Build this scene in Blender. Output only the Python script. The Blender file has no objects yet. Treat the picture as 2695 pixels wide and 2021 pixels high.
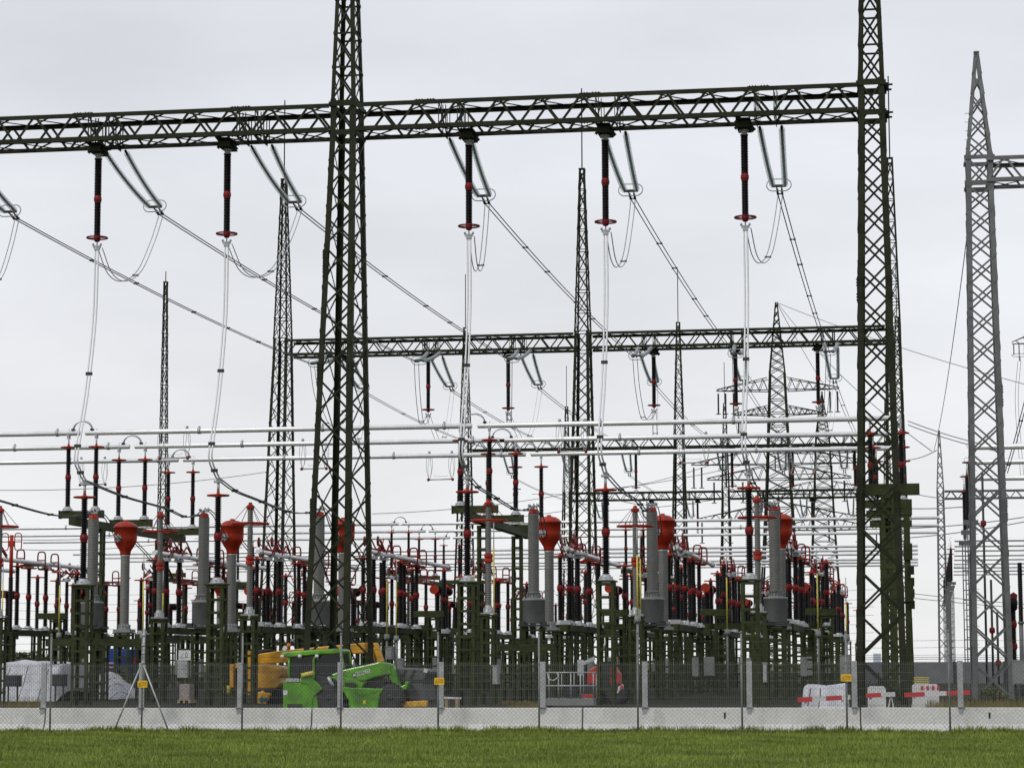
import bpy, math, random
import numpy as np
from mathutils import Vector, Matrix
random.seed(7)
sc = bpy.context.scene
COL = sc.collection

# ------------------------------------------------------------------ camera
PW, PH, FPX = 2695.0, 2021.0, 6500.0
PITCH = math.atan((1745 - 1010.5) / FPX)
YAW = math.atan(1072.5 * math.cos(PITCH) / FPX)
ROLL = 0.0026
EYE = Vector((0, 0, 1.7))
FWD = Vector((-math.sin(YAW) * math.cos(PITCH), math.cos(YAW) * math.cos(PITCH), math.sin(PITCH)))
R0 = Vector((math.cos(YAW), math.sin(YAW), 0))
U0 = R0.cross(FWD)
RT = R0 * math.cos(ROLL) - U0 * math.sin(ROLL)
UP = U0 * math.cos(ROLL) + R0 * math.sin(ROLL)
cam_d = bpy.data.cameras.new('camera')
cam_d.sensor_width = 36
cam_d.lens = 36 * FPX / PW
cam_d.clip_start = 0.5
cam_d.clip_end = 9000
cam = bpy.data.objects.new('camera', cam_d)
COL.objects.link(cam)
cam.matrix_world = Matrix(((RT.x, UP.x, -FWD.x, EYE.x), (RT.y, UP.y, -FWD.y, EYE.y), (RT.z, UP.z, -FWD.z, EYE.z), (0, 0, 0, 1)))
sc.camera = cam

# ------------------------------------------------------------------ sky, sun, exposure
SUN_DIR = Vector((-0.45, -0.62, 0.72)).normalized()
w = bpy.data.worlds.new('World')
sc.world = w
w.use_nodes = True
nt = w.node_tree
nt.nodes.clear()
out = nt.nodes.new('ShaderNodeOutputWorld')
mixs = nt.nodes.new('ShaderNodeMixShader')
b1 = nt.nodes.new('ShaderNodeBackground')
b2 = nt.nodes.new('ShaderNodeBackground')
sky = nt.nodes.new('ShaderNodeTexSky')
sky.sky_type = 'NISHITA'
sky.sun_disc = False
sky.sun_elevation = math.asin(SUN_DIR.z)
sky.sun_rotation = math.atan2(SUN_DIR.x, SUN_DIR.y)
nt.links.new(sky.outputs[0], b1.inputs[0])
b1.inputs[1].default_value = 0.1
tc = nt.nodes.new('ShaderNodeTexCoord')
sep = nt.nodes.new('ShaderNodeSeparateXYZ')
nt.links.new(tc.outputs['Generated'], sep.inputs[0])
ramp = nt.nodes.new('ShaderNodeValToRGB')
ramp.color_ramp.elements[0].position = 0.0
ramp.color_ramp.elements[0].color = (0.96, 0.96, 0.97, 1)
ramp.color_ramp.elements[1].position = 0.5
ramp.color_ramp.elements[1].color = (0.69, 0.73, 0.82, 1)
e = ramp.color_ramp.elements.new(0.14)
e.color = (0.86, 0.87, 0.90, 1)
nt.links.new(sep.outputs[2], ramp.inputs[0])
mp = nt.nodes.new('ShaderNodeMapping')
mp.inputs['Scale'].default_value = (2.2, 2.2, 7.0)
nt.links.new(tc.outputs['Generated'], mp.inputs[0])
nz = nt.nodes.new('ShaderNodeTexNoise')
nz.inputs['Scale'].default_value = 2.0
nz.inputs['Detail'].default_value = 5
nz.inputs['Roughness'].default_value = 0.5
nt.links.new(mp.outputs[0], nz.inputs['Vector'])
r2 = nt.nodes.new('ShaderNodeMapRange')
r2.inputs['From Min'].default_value = 0.3
r2.inputs['From Max'].default_value = 0.7
r2.inputs['To Min'].default_value = 0.865
r2.inputs['To Max'].default_value = 1.06
nt.links.new(nz.outputs[0], r2.inputs[0])
vm = nt.nodes.new('ShaderNodeVectorMath')
vm.operation = 'SCALE'
nt.links.new(ramp.outputs[0], vm.inputs[0])
nt.links.new(r2.outputs[0], vm.inputs['Scale'])
nt.links.new(vm.outputs[0], b2.inputs[0])
b2.inputs[1].default_value = 1.0
mixs.inputs[0].default_value = 0.93
nt.links.new(b1.outputs[0], mixs.inputs[1])
nt.links.new(b2.outputs[0], mixs.inputs[2])
nt.links.new(mixs.outputs[0], out.inputs[0])

sl = bpy.data.lights.new('sun', 'SUN')
sl.energy = 1.5
sl.angle = math.radians(14)
sl.color = (1.0, 0.96, 0.9)
so = bpy.data.objects.new('sun', sl)
COL.objects.link(so)
so.rotation_euler = SUN_DIR.to_track_quat('Z', 'Y').to_euler()
so.location = (-60, 40, 80)

sc.view_settings.view_transform = 'Standard'
sc.view_settings.look = 'None'
sc.view_settings.exposure = 0.0
sc.view_settings.gamma = 1.0
sc.view_settings.use_curve_mapping = False
sc.cycles.max_bounces = 6
sc.cycles.transparent_max_bounces = 16
sc.cycles.use_denoising = True

# ------------------------------------------------------------------ picking points of the place (survey of the photograph)
def ray(px, py):
    return FWD + RT * ((px - 1347.5) / FPX) - UP * ((py - 1010.5) / FPX)
def at(px, py, Y):
    d = ray(px, py)
    return EYE + d * (Y / d.y)
def atz(px, py, z):
    d = ray(px, py)
    return EYE + d * ((z - EYE.z) / d.z)
def ad(dx, dy, Y):
    return at(dx * 1.21835, dy * 1.21835, Y)

# ------------------------------------------------------------------ materials
MATS = {}
def mat(name, col, rough=0.6, metal=0.0, var=0.12, scale=3.0, bump=0.0, bscale=40.0, spec=0.5, tint=None, coat=0.0):
    if name in MATS:
        return MATS[name]
    m = bpy.data.materials.new(name)
    m.use_nodes = True
    n = m.node_tree
    b = n.nodes['Principled BSDF']
    b.inputs['Roughness'].default_value = rough
    b.inputs['Metallic'].default_value = metal
    b.inputs['Specular IOR Level'].default_value = spec
    b.inputs['Coat Weight'].default_value = coat
    g = n.nodes.new('ShaderNodeNewGeometry')
    t = n.nodes.new('ShaderNodeTexNoise')
    t.inputs['Scale'].default_value = scale
    t.inputs['Detail'].default_value = 6
    t.inputs['Roughness'].default_value = 0.62
    n.links.new(g.outputs['Position'], t.inputs['Vector'])
    r = n.nodes.new('ShaderNodeValToRGB')
    c = Vector(col)
    c2 = Vector(tint) if tint else c
    lo, hi = c * (1 - var), c2 * (1 + var)
    r.color_ramp.elements[0].position = 0.3
    r.color_ramp.elements[1].position = 0.7
    r.color_ramp.elements[0].color = (lo.x, lo.y, lo.z, 1)
    r.color_ramp.elements[1].color = (min(hi.x, 1), min(hi.y, 1), min(hi.z, 1), 1)
    n.links.new(t.outputs[0], r.inputs[0])
    n.links.new(r.outputs[0], b.inputs['Base Color'])
    mr = n.nodes.new('ShaderNodeMapRange')
    mr.inputs['To Min'].default_value = max(0.02, rough - 0.1)
    mr.inputs['To Max'].default_value = min(1, rough + 0.12)
    n.links.new(t.outputs[0], mr.inputs[0])
    n.links.new(mr.outputs[0], b.inputs['Roughness'])
    if bump > 0:
        t2 = n.nodes.new('ShaderNodeTexNoise')
        t2.inputs['Scale'].default_value = bscale
        t2.inputs['Detail'].default_value = 4
        n.links.new(g.outputs['Position'], t2.inputs['Vector'])
        bp = n.nodes.new('ShaderNodeBump')
        bp.inputs['Strength'].default_value = bump
        bp.inputs['Distance'].default_value = 0.02
        n.links.new(t2.outputs[0], bp.inputs['Height'])
        n.links.new(bp.outputs[0], b.inputs['Normal'])
    MATS[name] = m
    return m
GREEN = mat('green steel paint', (0.0165, 0.0205, 0.0085), 0.6, 0, 0.35, 1.3, spec=0.12, tint=(0.020, 0.0235, 0.0115))
GREEN2 = mat('olive pedestal paint', (0.037, 0.047, 0.0165), 0.62, 0, 0.35, 1.5, spec=0.12, tint=(0.042, 0.050, 0.021))
GREYST = mat('galvanised gantry steel', (0.135, 0.139, 0.137), 0.55, 0.15, 0.25, 1.2, spec=.3)
BLACK = mat('dark brown porcelain', (0.006, 0.004, 0.004), 0.42, 0, 0.3, 4, spec=0.18)
GREYI = mat('grey composite insulator', (0.155, 0.155, 0.14), 0.55, 0, 0.15, 2, spec=.35)
RED = mat('red enamel', (0.30, 0.017, 0.006), 0.42, 0, 0.25, 1.7, tint=(0.36, 0.030, 0.010), spec=0.25)
DRED = mat('dull red lacquer', (0.17, 0.007, 0.008), 0.42, 0, 0.2, 2.5, spec=0.3)
GALV = mat('galvanised steel', (0.40, 0.41, 0.41), 0.48, 0.35, 0.18, 6)
ALU = mat('aluminium tube', (0.80, 0.80, 0.79), 0.42, 0.35, 0.08, 1.6)
LALU = mat('bright aluminium conductor', (0.66, 0.66, 0.66), 0.5, 0.2, 0.06, 2)
CABLE = mat('weathered conductor', (0.085, 0.086, 0.086), 0.55, 0.3, 0.2, 2)
DARKM = mat('dark fitting metal', (0.05, 0.052, 0.05), 0.55, 0.1, 0.2, 5, spec=.2)
TANK = mat('grey tank paint', (0.22, 0.23, 0.222), 0.5, 0, 0.08, 2)
def concrete():
    m = bpy.data.materials.new('weathered precast concrete')
    m.use_nodes = True
    n = m.node_tree
    b = n.nodes['Principled BSDF']
    b.inputs['Roughness'].default_value = 0.88
    b.inputs['Specular IOR Level'].default_value = 0.2
    g = n.nodes.new('ShaderNodeNewGeometry')
    def noise(scale, mapscale, detail=6):
        mp_ = n.nodes.new('ShaderNodeMapping')
        mp_.inputs['Scale'].default_value = mapscale
        t = n.nodes.new('ShaderNodeTexNoise')
        t.inputs['Scale'].default_value = scale
        t.inputs['Detail'].default_value = detail
        t.inputs['Roughness'].default_value = 0.65
        n.links.new(g.outputs['Position'], mp_.inputs[0])
        n.links.new(mp_.outputs[0], t.inputs['Vector'])
        return t
    base = noise(1.1, (1, 1, 1))
    streak = noise(5.0, (1, 1, 0.12))
    fine = noise(28, (1, 1, 1), 3)
    r = n.nodes.new('ShaderNodeValToRGB')
    r.color_ramp.elements[0].position = 0.28; r.color_ramp.elements[0].color = (0.58, 0.57, 0.535, 1)
    r.color_ramp.elements[1].position = 0.72; r.color_ramp.elements[1].color = (0.74, 0.73, 0.70, 1)
    n.links.new(base.outputs[0], r.inputs[0])
    sr = n.nodes.new('ShaderNodeMapRange')
    sr.inputs['From Min'].default_value = 0.56; sr.inputs['From Max'].default_value = 0.78
    sr.inputs['To Max'].default_value = 0.4
    n.links.new(streak.outputs[0], sr.inputs[0])
    mx = n.nodes.new('ShaderNodeMix'); mx.data_type = 'RGBA'
    n.links.new(sr.outputs[0], mx.inputs[0]); n.links.new(r.outputs[0], mx.inputs[6])
    mx.inputs[7].default_value = (0.27, 0.265, 0.23, 1)
    fr = n.nodes.new('ShaderNodeMapRange')
    fr.inputs['From Min'].default_value = 0.3; fr.inputs['From Max'].default_value = 0.7
    fr.inputs['To Min'].default_value = 0.86; fr.inputs['To Max'].default_value = 1.1
    n.links.new(fine.outputs[0], fr.inputs[0])
    sc_ = n.nodes.new('ShaderNodeVectorMath'); sc_.operation = 'SCALE'
    n.links.new(mx.outputs[2], sc_.inputs[0]); n.links.new(fr.outputs[0], sc_.inputs['Scale'])
    n.links.new(sc_.outputs[0], b.inputs['Base Color'])
    bp = n.nodes.new('ShaderNodeBump'); bp.inputs['Strength'].default_value = 0.4; bp.inputs['Distance'].default_value = 0.01
    n.links.new(fine.outputs[0], bp.inputs['Height']); n.links.new(bp.outputs[0], b.inputs['Normal'])
    return m
CONC = concrete()
WHITE = mat('white paint', (0.60, 0.60, 0.59), 0.5, 0, 0.15, 2.5)
TARP = mat('white tarpaulin', (0.46, 0.47, 0.49), 0.5, 0, 0.25, 1.4, 0.6, 5)
WIREG = mat('dull galvanised wire', (0.17, 0.174, 0.172), 0.6, 0.0, 0.15, 5, spec=.2)
FARWIRE = mat('distant wire', (0.22, 0.22, 0.225), 0.7, 0, 0.1, 1)
YELLOW = mat('yellow sign enamel', (0.80, 0.46, 0.012), 0.4, 0, 0.05, 8)
INK = mat('black ink', (0.02, 0.018, 0.01), 0.6, 0, 0.1, 8)
YROD = mat('yellow plastic sleeve', (0.62, 0.52, 0.08), 0.5, 0, 0.2, 4)
MACHY = mat('machine yellow paint', (0.60, 0.29, 0.010), 0.42, 0, 0.22, 1.8, tint=(0.66, 0.35, 0.02))
MACHG = mat('bright green machine paint', (0.065, 0.245, 0.006), 0.34, 0, 0.3, 1.9, tint=(0.11, 0.33, 0.012), coat=0.3, spec=.3)
MACHR = mat('red machine paint', (0.50, 0.03, 0.022), 0.4, 0, 0.12, 2)
RUBBER = mat('tyre rubber', (0.034, 0.034, 0.034), 0.8, 0, 0.35, 8)
DGREY = mat('dark grey steel', (0.038, 0.039, 0.042), 0.5, 0.1, 0.3, 3, spec=.3)
ORANGE = mat('orange beacon plastic', (0.55, 0.12, 0.01), 0.3, 0, 0.1, 4)
BLUE = mat('blue container paint', (0.03, 0.09, 0.33), 0.5, 0, 0.15, 2)
TEAL = mat('teal print', (0.02, 0.10, 0.13), 0.6, 0, 0.1, 4)
WOOD = mat('raw timber', (0.33, 0.25, 0.15), 0.8, 0, 0.2, 5)
STRIPE = mat('reflective red', (0.52, 0.035, 0.04), 0.4, 0, 0.1, 5)
FARW = mat('far plaster', (0.50, 0.52, 0.55), 0.8, 0, 0.05, 0.2)
FARHAZE = mat('far tower haze tint', (0.42, 0.48, 0.56), 0.7, 0, 0.05, 0.1)  # distance haze put into the wall colour as a pale blue grey
NOISEW = mat('grey timber noise wall', (0.16, 0.165, 0.175), 0.8, 0, 0.18, 0.8)

def dirty(m, dirt, amount, scale):
    """dried mud and dust patches over a paint"""
    n = m.node_tree
    b = n.nodes['Principled BSDF']
    src = b.inputs['Base Color'].links[0].from_socket
    g = n.nodes.new('ShaderNodeNewGeometry')
    t = n.nodes.new('ShaderNodeTexNoise')
    t.inputs['Scale'].default_value = scale
    t.inputs['Detail'].default_value = 8
    t.inputs['Roughness'].default_value = 0.7
    n.links.new(g.outputs['Position'], t.inputs['Vector'])
    r = n.nodes.new('ShaderNodeMapRange')
    r.inputs['From Min'].default_value = 0.47
    r.inputs['From Max'].default_value = 0.68
    r.inputs['To Max'].default_value = amount
    n.links.new(t.outputs[0], r.inputs[0])
    x = n.nodes.new('ShaderNodeMix'); x.data_type = 'RGBA'
    n.links.new(r.outputs[0], x.inputs[0])
    n.links.new(src, x.inputs[6])
    x.inputs[7].default_value = (*dirt, 1)
    n.links.new(x.outputs[2], b.inputs['Base Color'])
dirty(MACHG, (0.10, 0.095, 0.06), 0.55, 3.0)
dirty(MACHY, (0.16, 0.11, 0.05), 0.5, 2.6)
dirty(MACHR, (0.12, 0.07, 0.05), 0.5, 3.0)
dirty(RED, (0.13, 0.03, 0.02), 0.5, 2.4)
dirty(GREEN, (0.045, 0.035, 0.022), 0.4, 1.1)
dirty(TANK, (0.13, 0.13, 0.11), 0.5, 2.2)
def glass_mat(name, col, alpha, rough=0.1):
    m = bpy.data.materials.new(name)
    m.use_nodes = True
    n = m.node_tree
    b = n.nodes['Principled BSDF']
    b.inputs['Base Color'].default_value = (*col, 1)
    b.inputs['Roughness'].default_value = rough
    o = n.nodes['Material Output']
    tr = n.nodes.new('ShaderNodeBsdfTransparent')
    tr.inputs[0].default_value = (0.915, 0.935, 0.933, 1)
    mx = n.nodes.new('ShaderNodeMixShader')
    mx.inputs[0].default_value = alpha
    n.links.new(tr.outputs[0], mx.inputs[1])
    n.links.new(b.outputs[0], mx.inputs[2])
    n.links.new(mx.outputs[0], o.inputs[0])
    return m
GLASSI = glass_mat('pale green toughened glass', (0.70, 0.73, 0.728), 0.2)
CABG = glass_mat('tinted cab glass', (0.008, 0.012, 0.012), 0.9, 0.08)

# ------------------------------------------------------------------ mesh helpers
def basis(d, up=(0, 0, 1)):
    d = Vector(d).normalized()
    u = Vector(up)
    if abs(d.dot(u)) > 0.97 * u.length:
        u = Vector((0, 1, 0)) if abs(d.y) < 0.9 else Vector((1, 0, 0))
    s = d.cross(u).normalized()
    t = s.cross(d).normalized()
    return d, s, t
class MB:
    def __init__(s):
        s.v = []; s.f = []; s.sm = []
    def add(s, vs, fs, smooth=False):
        o = len(s.v)
        s.v.extend([tuple(x) for x in vs])
        for f in fs:
            s.f.append([i + o for i in f]); s.sm.append(smooth)
        return s
    def box(s, c, d, rz=0.0):
        hx, hy, hz = d[0] / 2, d[1] / 2, d[2] / 2
        vs = []
        cs, sn = math.cos(rz), math.sin(rz)
        for z in (-hz, hz):
            for x, y in ((-hx, -hy), (hx, -hy), (hx, hy), (-hx, hy)):
                vs.append((c[0] + x * cs - y * sn, c[1] + x * sn + y * cs, c[2] + z))
        return s.add(vs, [(3, 2, 1, 0), (4, 5, 6, 7), (0, 1, 5, 4), (1, 2, 6, 5), (2, 3, 7, 6), (3, 0, 4, 7)])
    def bar(s, p, q, a, b=None, up=(0, 0, 1)):
        b = b or a
        p, q = Vector(p), Vector(q)
        d, u, t = basis(q - p, up)
        vs = []
        for o in (p, q):
            for i, j in ((-1, -1), (1, -1), (1, 1), (-1, 1)):
                vs.append(o + u * (i * a / 2) + t * (j * b / 2))
        return s.add(vs, [(0, 1, 2, 3), (7, 6, 5, 4), (4, 5, 1, 0), (5, 6, 2, 1), (6, 7, 3, 2), (7, 4, 0, 3)])
    def angle(s, pts, u, v, w, t):
        u, v = Vector(u), Vector(v)
        prof = [Vector((0, 0, 0)), u * w, u * w + v * t, u * t + v * t, u * t + v * w, v * w]
        vs = []
        for p in pts:
            for q in prof:
                vs.append(Vector(p) + q)
        fs = []
        for k in range(len(pts) - 1):
            for i in range(6):
                j = (i + 1) % 6
                fs.append((k * 6 + i, k * 6 + j, k * 6 + 6 + j, k * 6 + 6 + i))
        fs.append((5, 4, 3, 2, 1, 0))
        n = (len(pts) - 1) * 6
        fs.append((n, n + 1, n + 2, n + 3, n + 4, n + 5))
        return s.add(vs, fs)
    def path(s, pts, r, n=6, closed=False):
        pts = [Vector(p) for p in pts]
        m = len(pts)
        vs = []
        ref = None
        for i, p in enumerate(pts):
            if closed:
                d = pts[(i + 1) % m] - pts[i - 1]
            else:
                d = pts[min(i + 1, m - 1)] - pts[max(i - 1, 0)]
            if d.length < 1e-9:
                d = Vector((0, 0, 1))
            d.normalize()
            if ref is None:
                _, u, t = basis(d)
            else:
                u = ref - d * ref.dot(d)
                u.normalize()
                t = u.cross(d)
            ref = u
            for k in range(n):
                a = 2 * math.pi * k / n
                vs.append(p + u * (math.cos(a) * r) + t * (math.sin(a) * r))
        fs = []
        for i in range(m if closed else m - 1):
            j = (i + 1) % m
            for k in range(n):
                l = (k + 1) % n
                fs.append((i * n + k, i * n + l, j * n + l, j * n + k))
        s.add(vs, fs, True)
        if not closed:
            o = len(s.v) - m * n
            s.f.append([o + k for k in range(n)][::-1]); s.sm.append(False)
            s.f.append([o + (m - 1) * n + k for k in range(n)]); s.sm.append(False)
        return s
    def tube(s, p, q, r, n=8):
        return s.path([p, q], r, n)
    def lathe(s, prof, n=12, c=(0, 0, 0), d=(0, 0, 1), smooth=True):
        d, u, t = basis(d)
        c = Vector(c)
        vs = []
        for r, z in prof:
            for k in range(n):
                a = 2 * math.pi * k / n
                vs.append(c + d * z + u * (math.cos(a) * r) + t * (math.sin(a) * r))
        fs = []
        for i in range(len(prof) - 1):
            for k in range(n):
                l = (k + 1) % n
                fs.append((i * n + k, i * n + l, (i + 1) * n + l, (i + 1) * n + k))
        s.add(vs, fs, smooth)
        o = len(s.v) - len(prof) * n
        if prof[0][0] > 1e-4:
            s.f.append([o + k for k in range(n)][::-1]); s.sm.append(False)
        if prof[-1][0] > 1e-4:
            s.f.append([o + (len(prof) - 1) * n + k for k in range(n)]); s.sm.append(False)
        return s
    def ring(s, c, R, r, n=24, m=6, nrm=(0, 0, 1), ry=None):
        d, u, t = basis(nrm)
        ry = ry or R
        pts = [Vector(c) + u * (math.cos(2 * math.pi * k / n) * R) + t * (math.sin(2 * math.pi * k / n) * ry) for k in range(n)]
        return s.path(pts, r, m, True)
    def prism(s, poly, y0, y1):
        n = len(poly)
        area = sum(poly[i][0] * poly[(i + 1) % n][1] - poly[(i + 1) % n][0] * poly[i][1] for i in range(n))
        if area < 0:
            poly = poly[::-1]
        vs = [(x, y0, z) for x, z in poly] + [(x, y1, z) for x, z in poly]
        fs = [tuple(range(n)), tuple(range(2 * n - 1, n - 1, -1))]
        for i in range(n):
            j = (i + 1) % n
            fs.append((j, i, n + i, n + j))
        return s.add(vs, fs)
    def mesh(s, name, m):
        me = bpy.data.meshes.new(name)
        me.from_pydata(s.v, [], s.f)
        me.polygons.foreach_set('use_smooth', s.sm)
        me.materials.append(m)
        me.update()
        return me
CACHE = {}
def cm(key, m, fn):
    k = (key, m.name)
    if k not in CACHE:
        b = MB(); fn(b)
        CACHE[k] = b.mesh(key, m)
    return CACHE[k]
def part(name, me, m=None, parent=None, loc=(0, 0, 0), rot=(0, 0, 0), scale=None):
    if isinstance(me, MB):
        me = me.mesh(name, m)
    o = bpy.data.objects.new(name, me)
    COL.objects.link(o)
    o.location = loc
    if any(rot):
        o.rotation_euler = rot
    if scale:
        o.scale = scale
    if parent:
        o.parent = parent
    return o
def tag(o, label=None, cat=None, group=None, kind=None):
    if label: o['label'] = label
    if cat: o['category'] = cat
    if group: o['group'] = group
    if kind: o['kind'] = kind
    return o
def thing(name, label, cat, loc=(0, 0, 0), rz=0.0, group=None):
    o = bpy.data.objects.new(name, None)
    o.empty_display_size = 0.3
    COL.objects.link(o)
    o.location = loc
    o.rotation_euler = (0, 0, rz)
    return tag(o, label, cat, group)
def brace(name, p, q, a, b, m, parent, up=(0, 0, 1)):
    """one steel member; all members of a material share a unit box"""
    me = cm('member', m, lambda B: B.box((0, 0, 0), (1, 1, 1)))
    p, q = Vector(p), Vector(q)
    d, u, t = basis(q - p, up)
    L = (q - p).length
    c = (p + q) / 2
    o = bpy.data.objects.new(name, me)
    COL.objects.link(o)
    o.parent = parent
    o.matrix_basis = Matrix(((d.x * L, u.x * a, t.x * b, c.x), (d.y * L, u.y * a, t.y * b, c.y), (d.z * L, u.z * a, t.z * b, c.z), (0, 0, 0, 1)))
    return o
def smooth_pts(P, k=8):
    P = [Vector(p) for p in P]
    Q = [P[0] * 2 - P[1]] + P + [P[-1] * 2 - P[-2]]
    res = []
    for i in range(1, len(Q) - 2):
        a, b, c, d = Q[i - 1], Q[i], Q[i + 1], Q[i + 2]
        for j in range(k):
            t = j / k
            res.append(0.5 * ((2 * b) + (c - a) * t + (2 * a - 5 * b + 4 * c - d) * t * t + (3 * b - a - 3 * c + d) * t ** 3))
    res.append(P[-1])
    return res
def sag_pts(p, q, sag, k=14):
    p, q = Vector(p), Vector(q)
    return [p.lerp(q, i / k) - Vector((0, 0, 4 * sag * (i / k) * (1 - i / k))) for i in range(k + 1)]
ORD = ['first', 'second', 'third', 'fourth', 'fifth', 'sixth', 'seventh', 'eighth', 'ninth', 'tenth', 'eleventh', 'twelfth']
def text(body, size, m, parent, loc, rot=(math.pi / 2, 0, 0), name='lettering', align='CENTER', ex=0.001):
    c = bpy.data.curves.new('lettering', 'FONT')
    c.body = body
    c.size = size
    c.align_x = align
    c.align_y = 'CENTER'
    c.extrude = ex
    c.materials.append(m)
    tmp = bpy.data.objects.new('tmp', c)
    COL.objects.link(tmp)
    me = bpy.data.meshes.new_from_object(tmp.evaluated_get(bpy.context.evaluated_depsgraph_get()))
    bpy.data.objects.remove(tmp)
    o = bpy.data.objects.new(name, me)
    COL.objects.link(o)
    o.location = loc
    o.rotation_euler = rot
    o.parent = parent
    o['kind'] = 'stuff'
    return o

# ------------------------------------------------------------------ ground
def noise_ground(name, c1, c2, c3, s1, s2):
    m = bpy.data.materials.new(name)
    m.use_nodes = True
    n = m.node_tree
    b = n.nodes['Principled BSDF']
    b.inputs['Roughness'].default_value = 0.95
    b.inputs['Specular IOR Level'].default_value = 0.1
    g = n.nodes.new('ShaderNodeNewGeometry')
    t1 = n.nodes.new('ShaderNodeTexNoise'); t1.inputs['Scale'].default_value = s1; t1.inputs['Detail'].default_value = 5
    t2 = n.nodes.new('ShaderNodeTexNoise'); t2.inputs['Scale'].default_value = s2; t2.inputs['Detail'].default_value = 4
    for t in (t1, t2):
        n.links.new(g.outputs['Position'], t.inputs['Vector'])
    r = n.nodes.new('ShaderNodeValToRGB')
    r.color_ramp.elements[0].position = 0.35; r.color_ramp.elements[0].color = (*c1, 1)
    r.color_ramp.elements[1].position = 0.65; r.color_ramp.elements[1].color = (*c2, 1)
    n.links.new(t1.outputs[0], r.inputs[0])
    r2 = n.nodes.new('ShaderNodeMapRange'); r2.inputs['From Min'].default_value = 0.45; r2.inputs['From Max'].default_value = 0.75
    n.links.new(t2.outputs[0], r2.inputs[0])
    mx = n.nodes.new('ShaderNodeMix'); mx.data_type = 'RGBA'
    n.links.new(r2.outputs[0], mx.inputs[0])
    n.links.new(r.outputs[0], mx.inputs[6])
    mx.inputs[7].default_value = (*c3, 1)
    n.links.new(mx.outputs[2], b.inputs['Base Color'])
    return m
FIELD = noise_ground('field soil and sward', (0.06, 0.09, 0.018), (0.09, 0.135, 0.026), (0.085, 0.09, 0.03), 0.7, 9)
YARD = noise_ground('yard gravel', (0.020, 0.021, 0.013), (0.040, 0.038, 0.027), (0.020, 0.027, 0.010), 1.2, 25)
SOIL = noise_ground('bare soil strip', (0.035, 0.026, 0.016), (0.055, 0.042, 0.026), (0.03, 0.03, 0.014), 3, 20)

FH = Vector((-math.sin(YAW), math.cos(YAW), 0))
BF = math.radians(6.7)
DF = R0 * math.cos(BF) - FH * math.sin(BF)
NF = FH * math.cos(BF) + R0 * math.sin(BF)
P0 = Vector((0, 0, 0)) + FH * 62.0
FRZ = math.atan2(DF.y, DF.x)
def ft(px, off=0.0):
    d = ray(px, 1880)
    s = ((P0 - EYE).dot(NF) + off) / d.dot(NF)
    P = EYE + d * s
    return (P - P0).dot(DF)
def fw(t, off, z=0.0):
    return P0 + DF * t + NF * off + Vector((0, 0, z))

g = MB()
R = 5000
g.add([(-R, -200, 0), (R, -200, 0), (R, R, 0), (-R, R, 0)], [(0, 1, 2, 3)])
tag(part('field', g, FIELD), kind='structure')
g = MB()
g.add([fw(-90, .3, .004), fw(90, .3, .004), Vector((170, 420, .004)), Vector((-170, 420, .004))], [(0, 1, 2, 3)])
tag(part('gravel_yard', g, YARD), kind='structure')
g = MB()
g.add([fw(-40, -1.1, .004), fw(40, -1.1, .004), fw(40, .2, .0085), fw(-40, .2, .0085)], [(0, 1, 2, 3)])
tag(part('soil_strip', g, SOIL), kind='structure')

# grass: short blades over the whole meadow in view, longer tufts along the wall
def grass_mesh():
    rng = np.random.default_rng(3)
    N = 330000
    t = rng.uniform(-17, 17, N)
    # more blades per square metre toward the wall would be wrong: even density
    o = -rng.uniform(0.62, 31, N)
    keep = np.abs(t) < (62 + o) * 0.24 + 1.2
    t, o = t[keep], o[keep]
    n = len(t)
    cl = np.sin(t * 1.7 + 2.1 * np.sin(o * .9)) * np.sin(o * 1.3 + 1.7 * np.sin(t * .6))
    h = rng.uniform(0.03, 0.08, n) * (1 + 0.45 * cl) * np.where(rng.random(n) < .04, 1.7, 1)
    wd = rng.uniform(0.006, 0.012, n)
    # tufts by the wall
    tc_, oc_, hc_ = [], [], []
    for k in range(520):
        c = rng.uniform(-16, 16); q = -rng.uniform(0.08, 0.8)
        big = rng.random() < .16
        m = int(rng.integers(40, 120)) if big else int(rng.integers(20, 60))
        sp = rng.uniform(.06, .2)
        tc_.append(rng.normal(c, sp * 1.3, m)); oc_.append(rng.normal(q, sp * .5, m)); hc_.append(rng.uniform(.05, .13, m) * (1.8 if big else 1.0))
    t = np.concatenate([t] + tc_); o = np.concatenate([o] + oc_); h = np.concatenate([h] + hc_)
    wd = np.concatenate([wd, rng.uniform(.008, .014, len(t) - n)])
    n = len(t)
    a = rng.uniform(0, 2 * np.pi, n)
    lean = rng.uniform(0.1, 0.75, n) * h
    la = rng.uniform(0, 2 * np.pi, n)
    bx = P0.x + DF.x * t + NF.x * o
    by = P0.y + DF.y * t + NF.y * o
    v = np.zeros((n, 3, 3), dtype=np.float32)
    v[:, 0, 0] = bx - np.cos(a) * wd; v[:, 0, 1] = by - np.sin(a) * wd; v[:, 0, 2] = -0.005
    v[:, 1, 0] = bx + np.cos(a) * wd; v[:, 1, 1] = by + np.sin(a) * wd; v[:, 1, 2] = -0.005
    v[:, 2, 0] = bx + np.cos(la) * lean; v[:, 2, 1] = by + np.sin(la) * lean; v[:, 2, 2] = h
    me = bpy.data.meshes.new('grass')
    me.vertices.add(n * 3); me.loops.add(n * 3); me.polygons.add(n)
    me.vertices.foreach_set('co', v.ravel())
    me.loops.foreach_set('vertex_index', np.arange(n * 3, dtype=np.int32))
    me.polygons.foreach_set('loop_start', np.arange(0, n * 3, 3, dtype=np.int32))
    me.polygons.foreach_set('loop_total', np.full(n, 3, dtype=np.int32))
    me.update()
    return me
gm = bpy.data.materials.new('grass blade')
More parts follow.
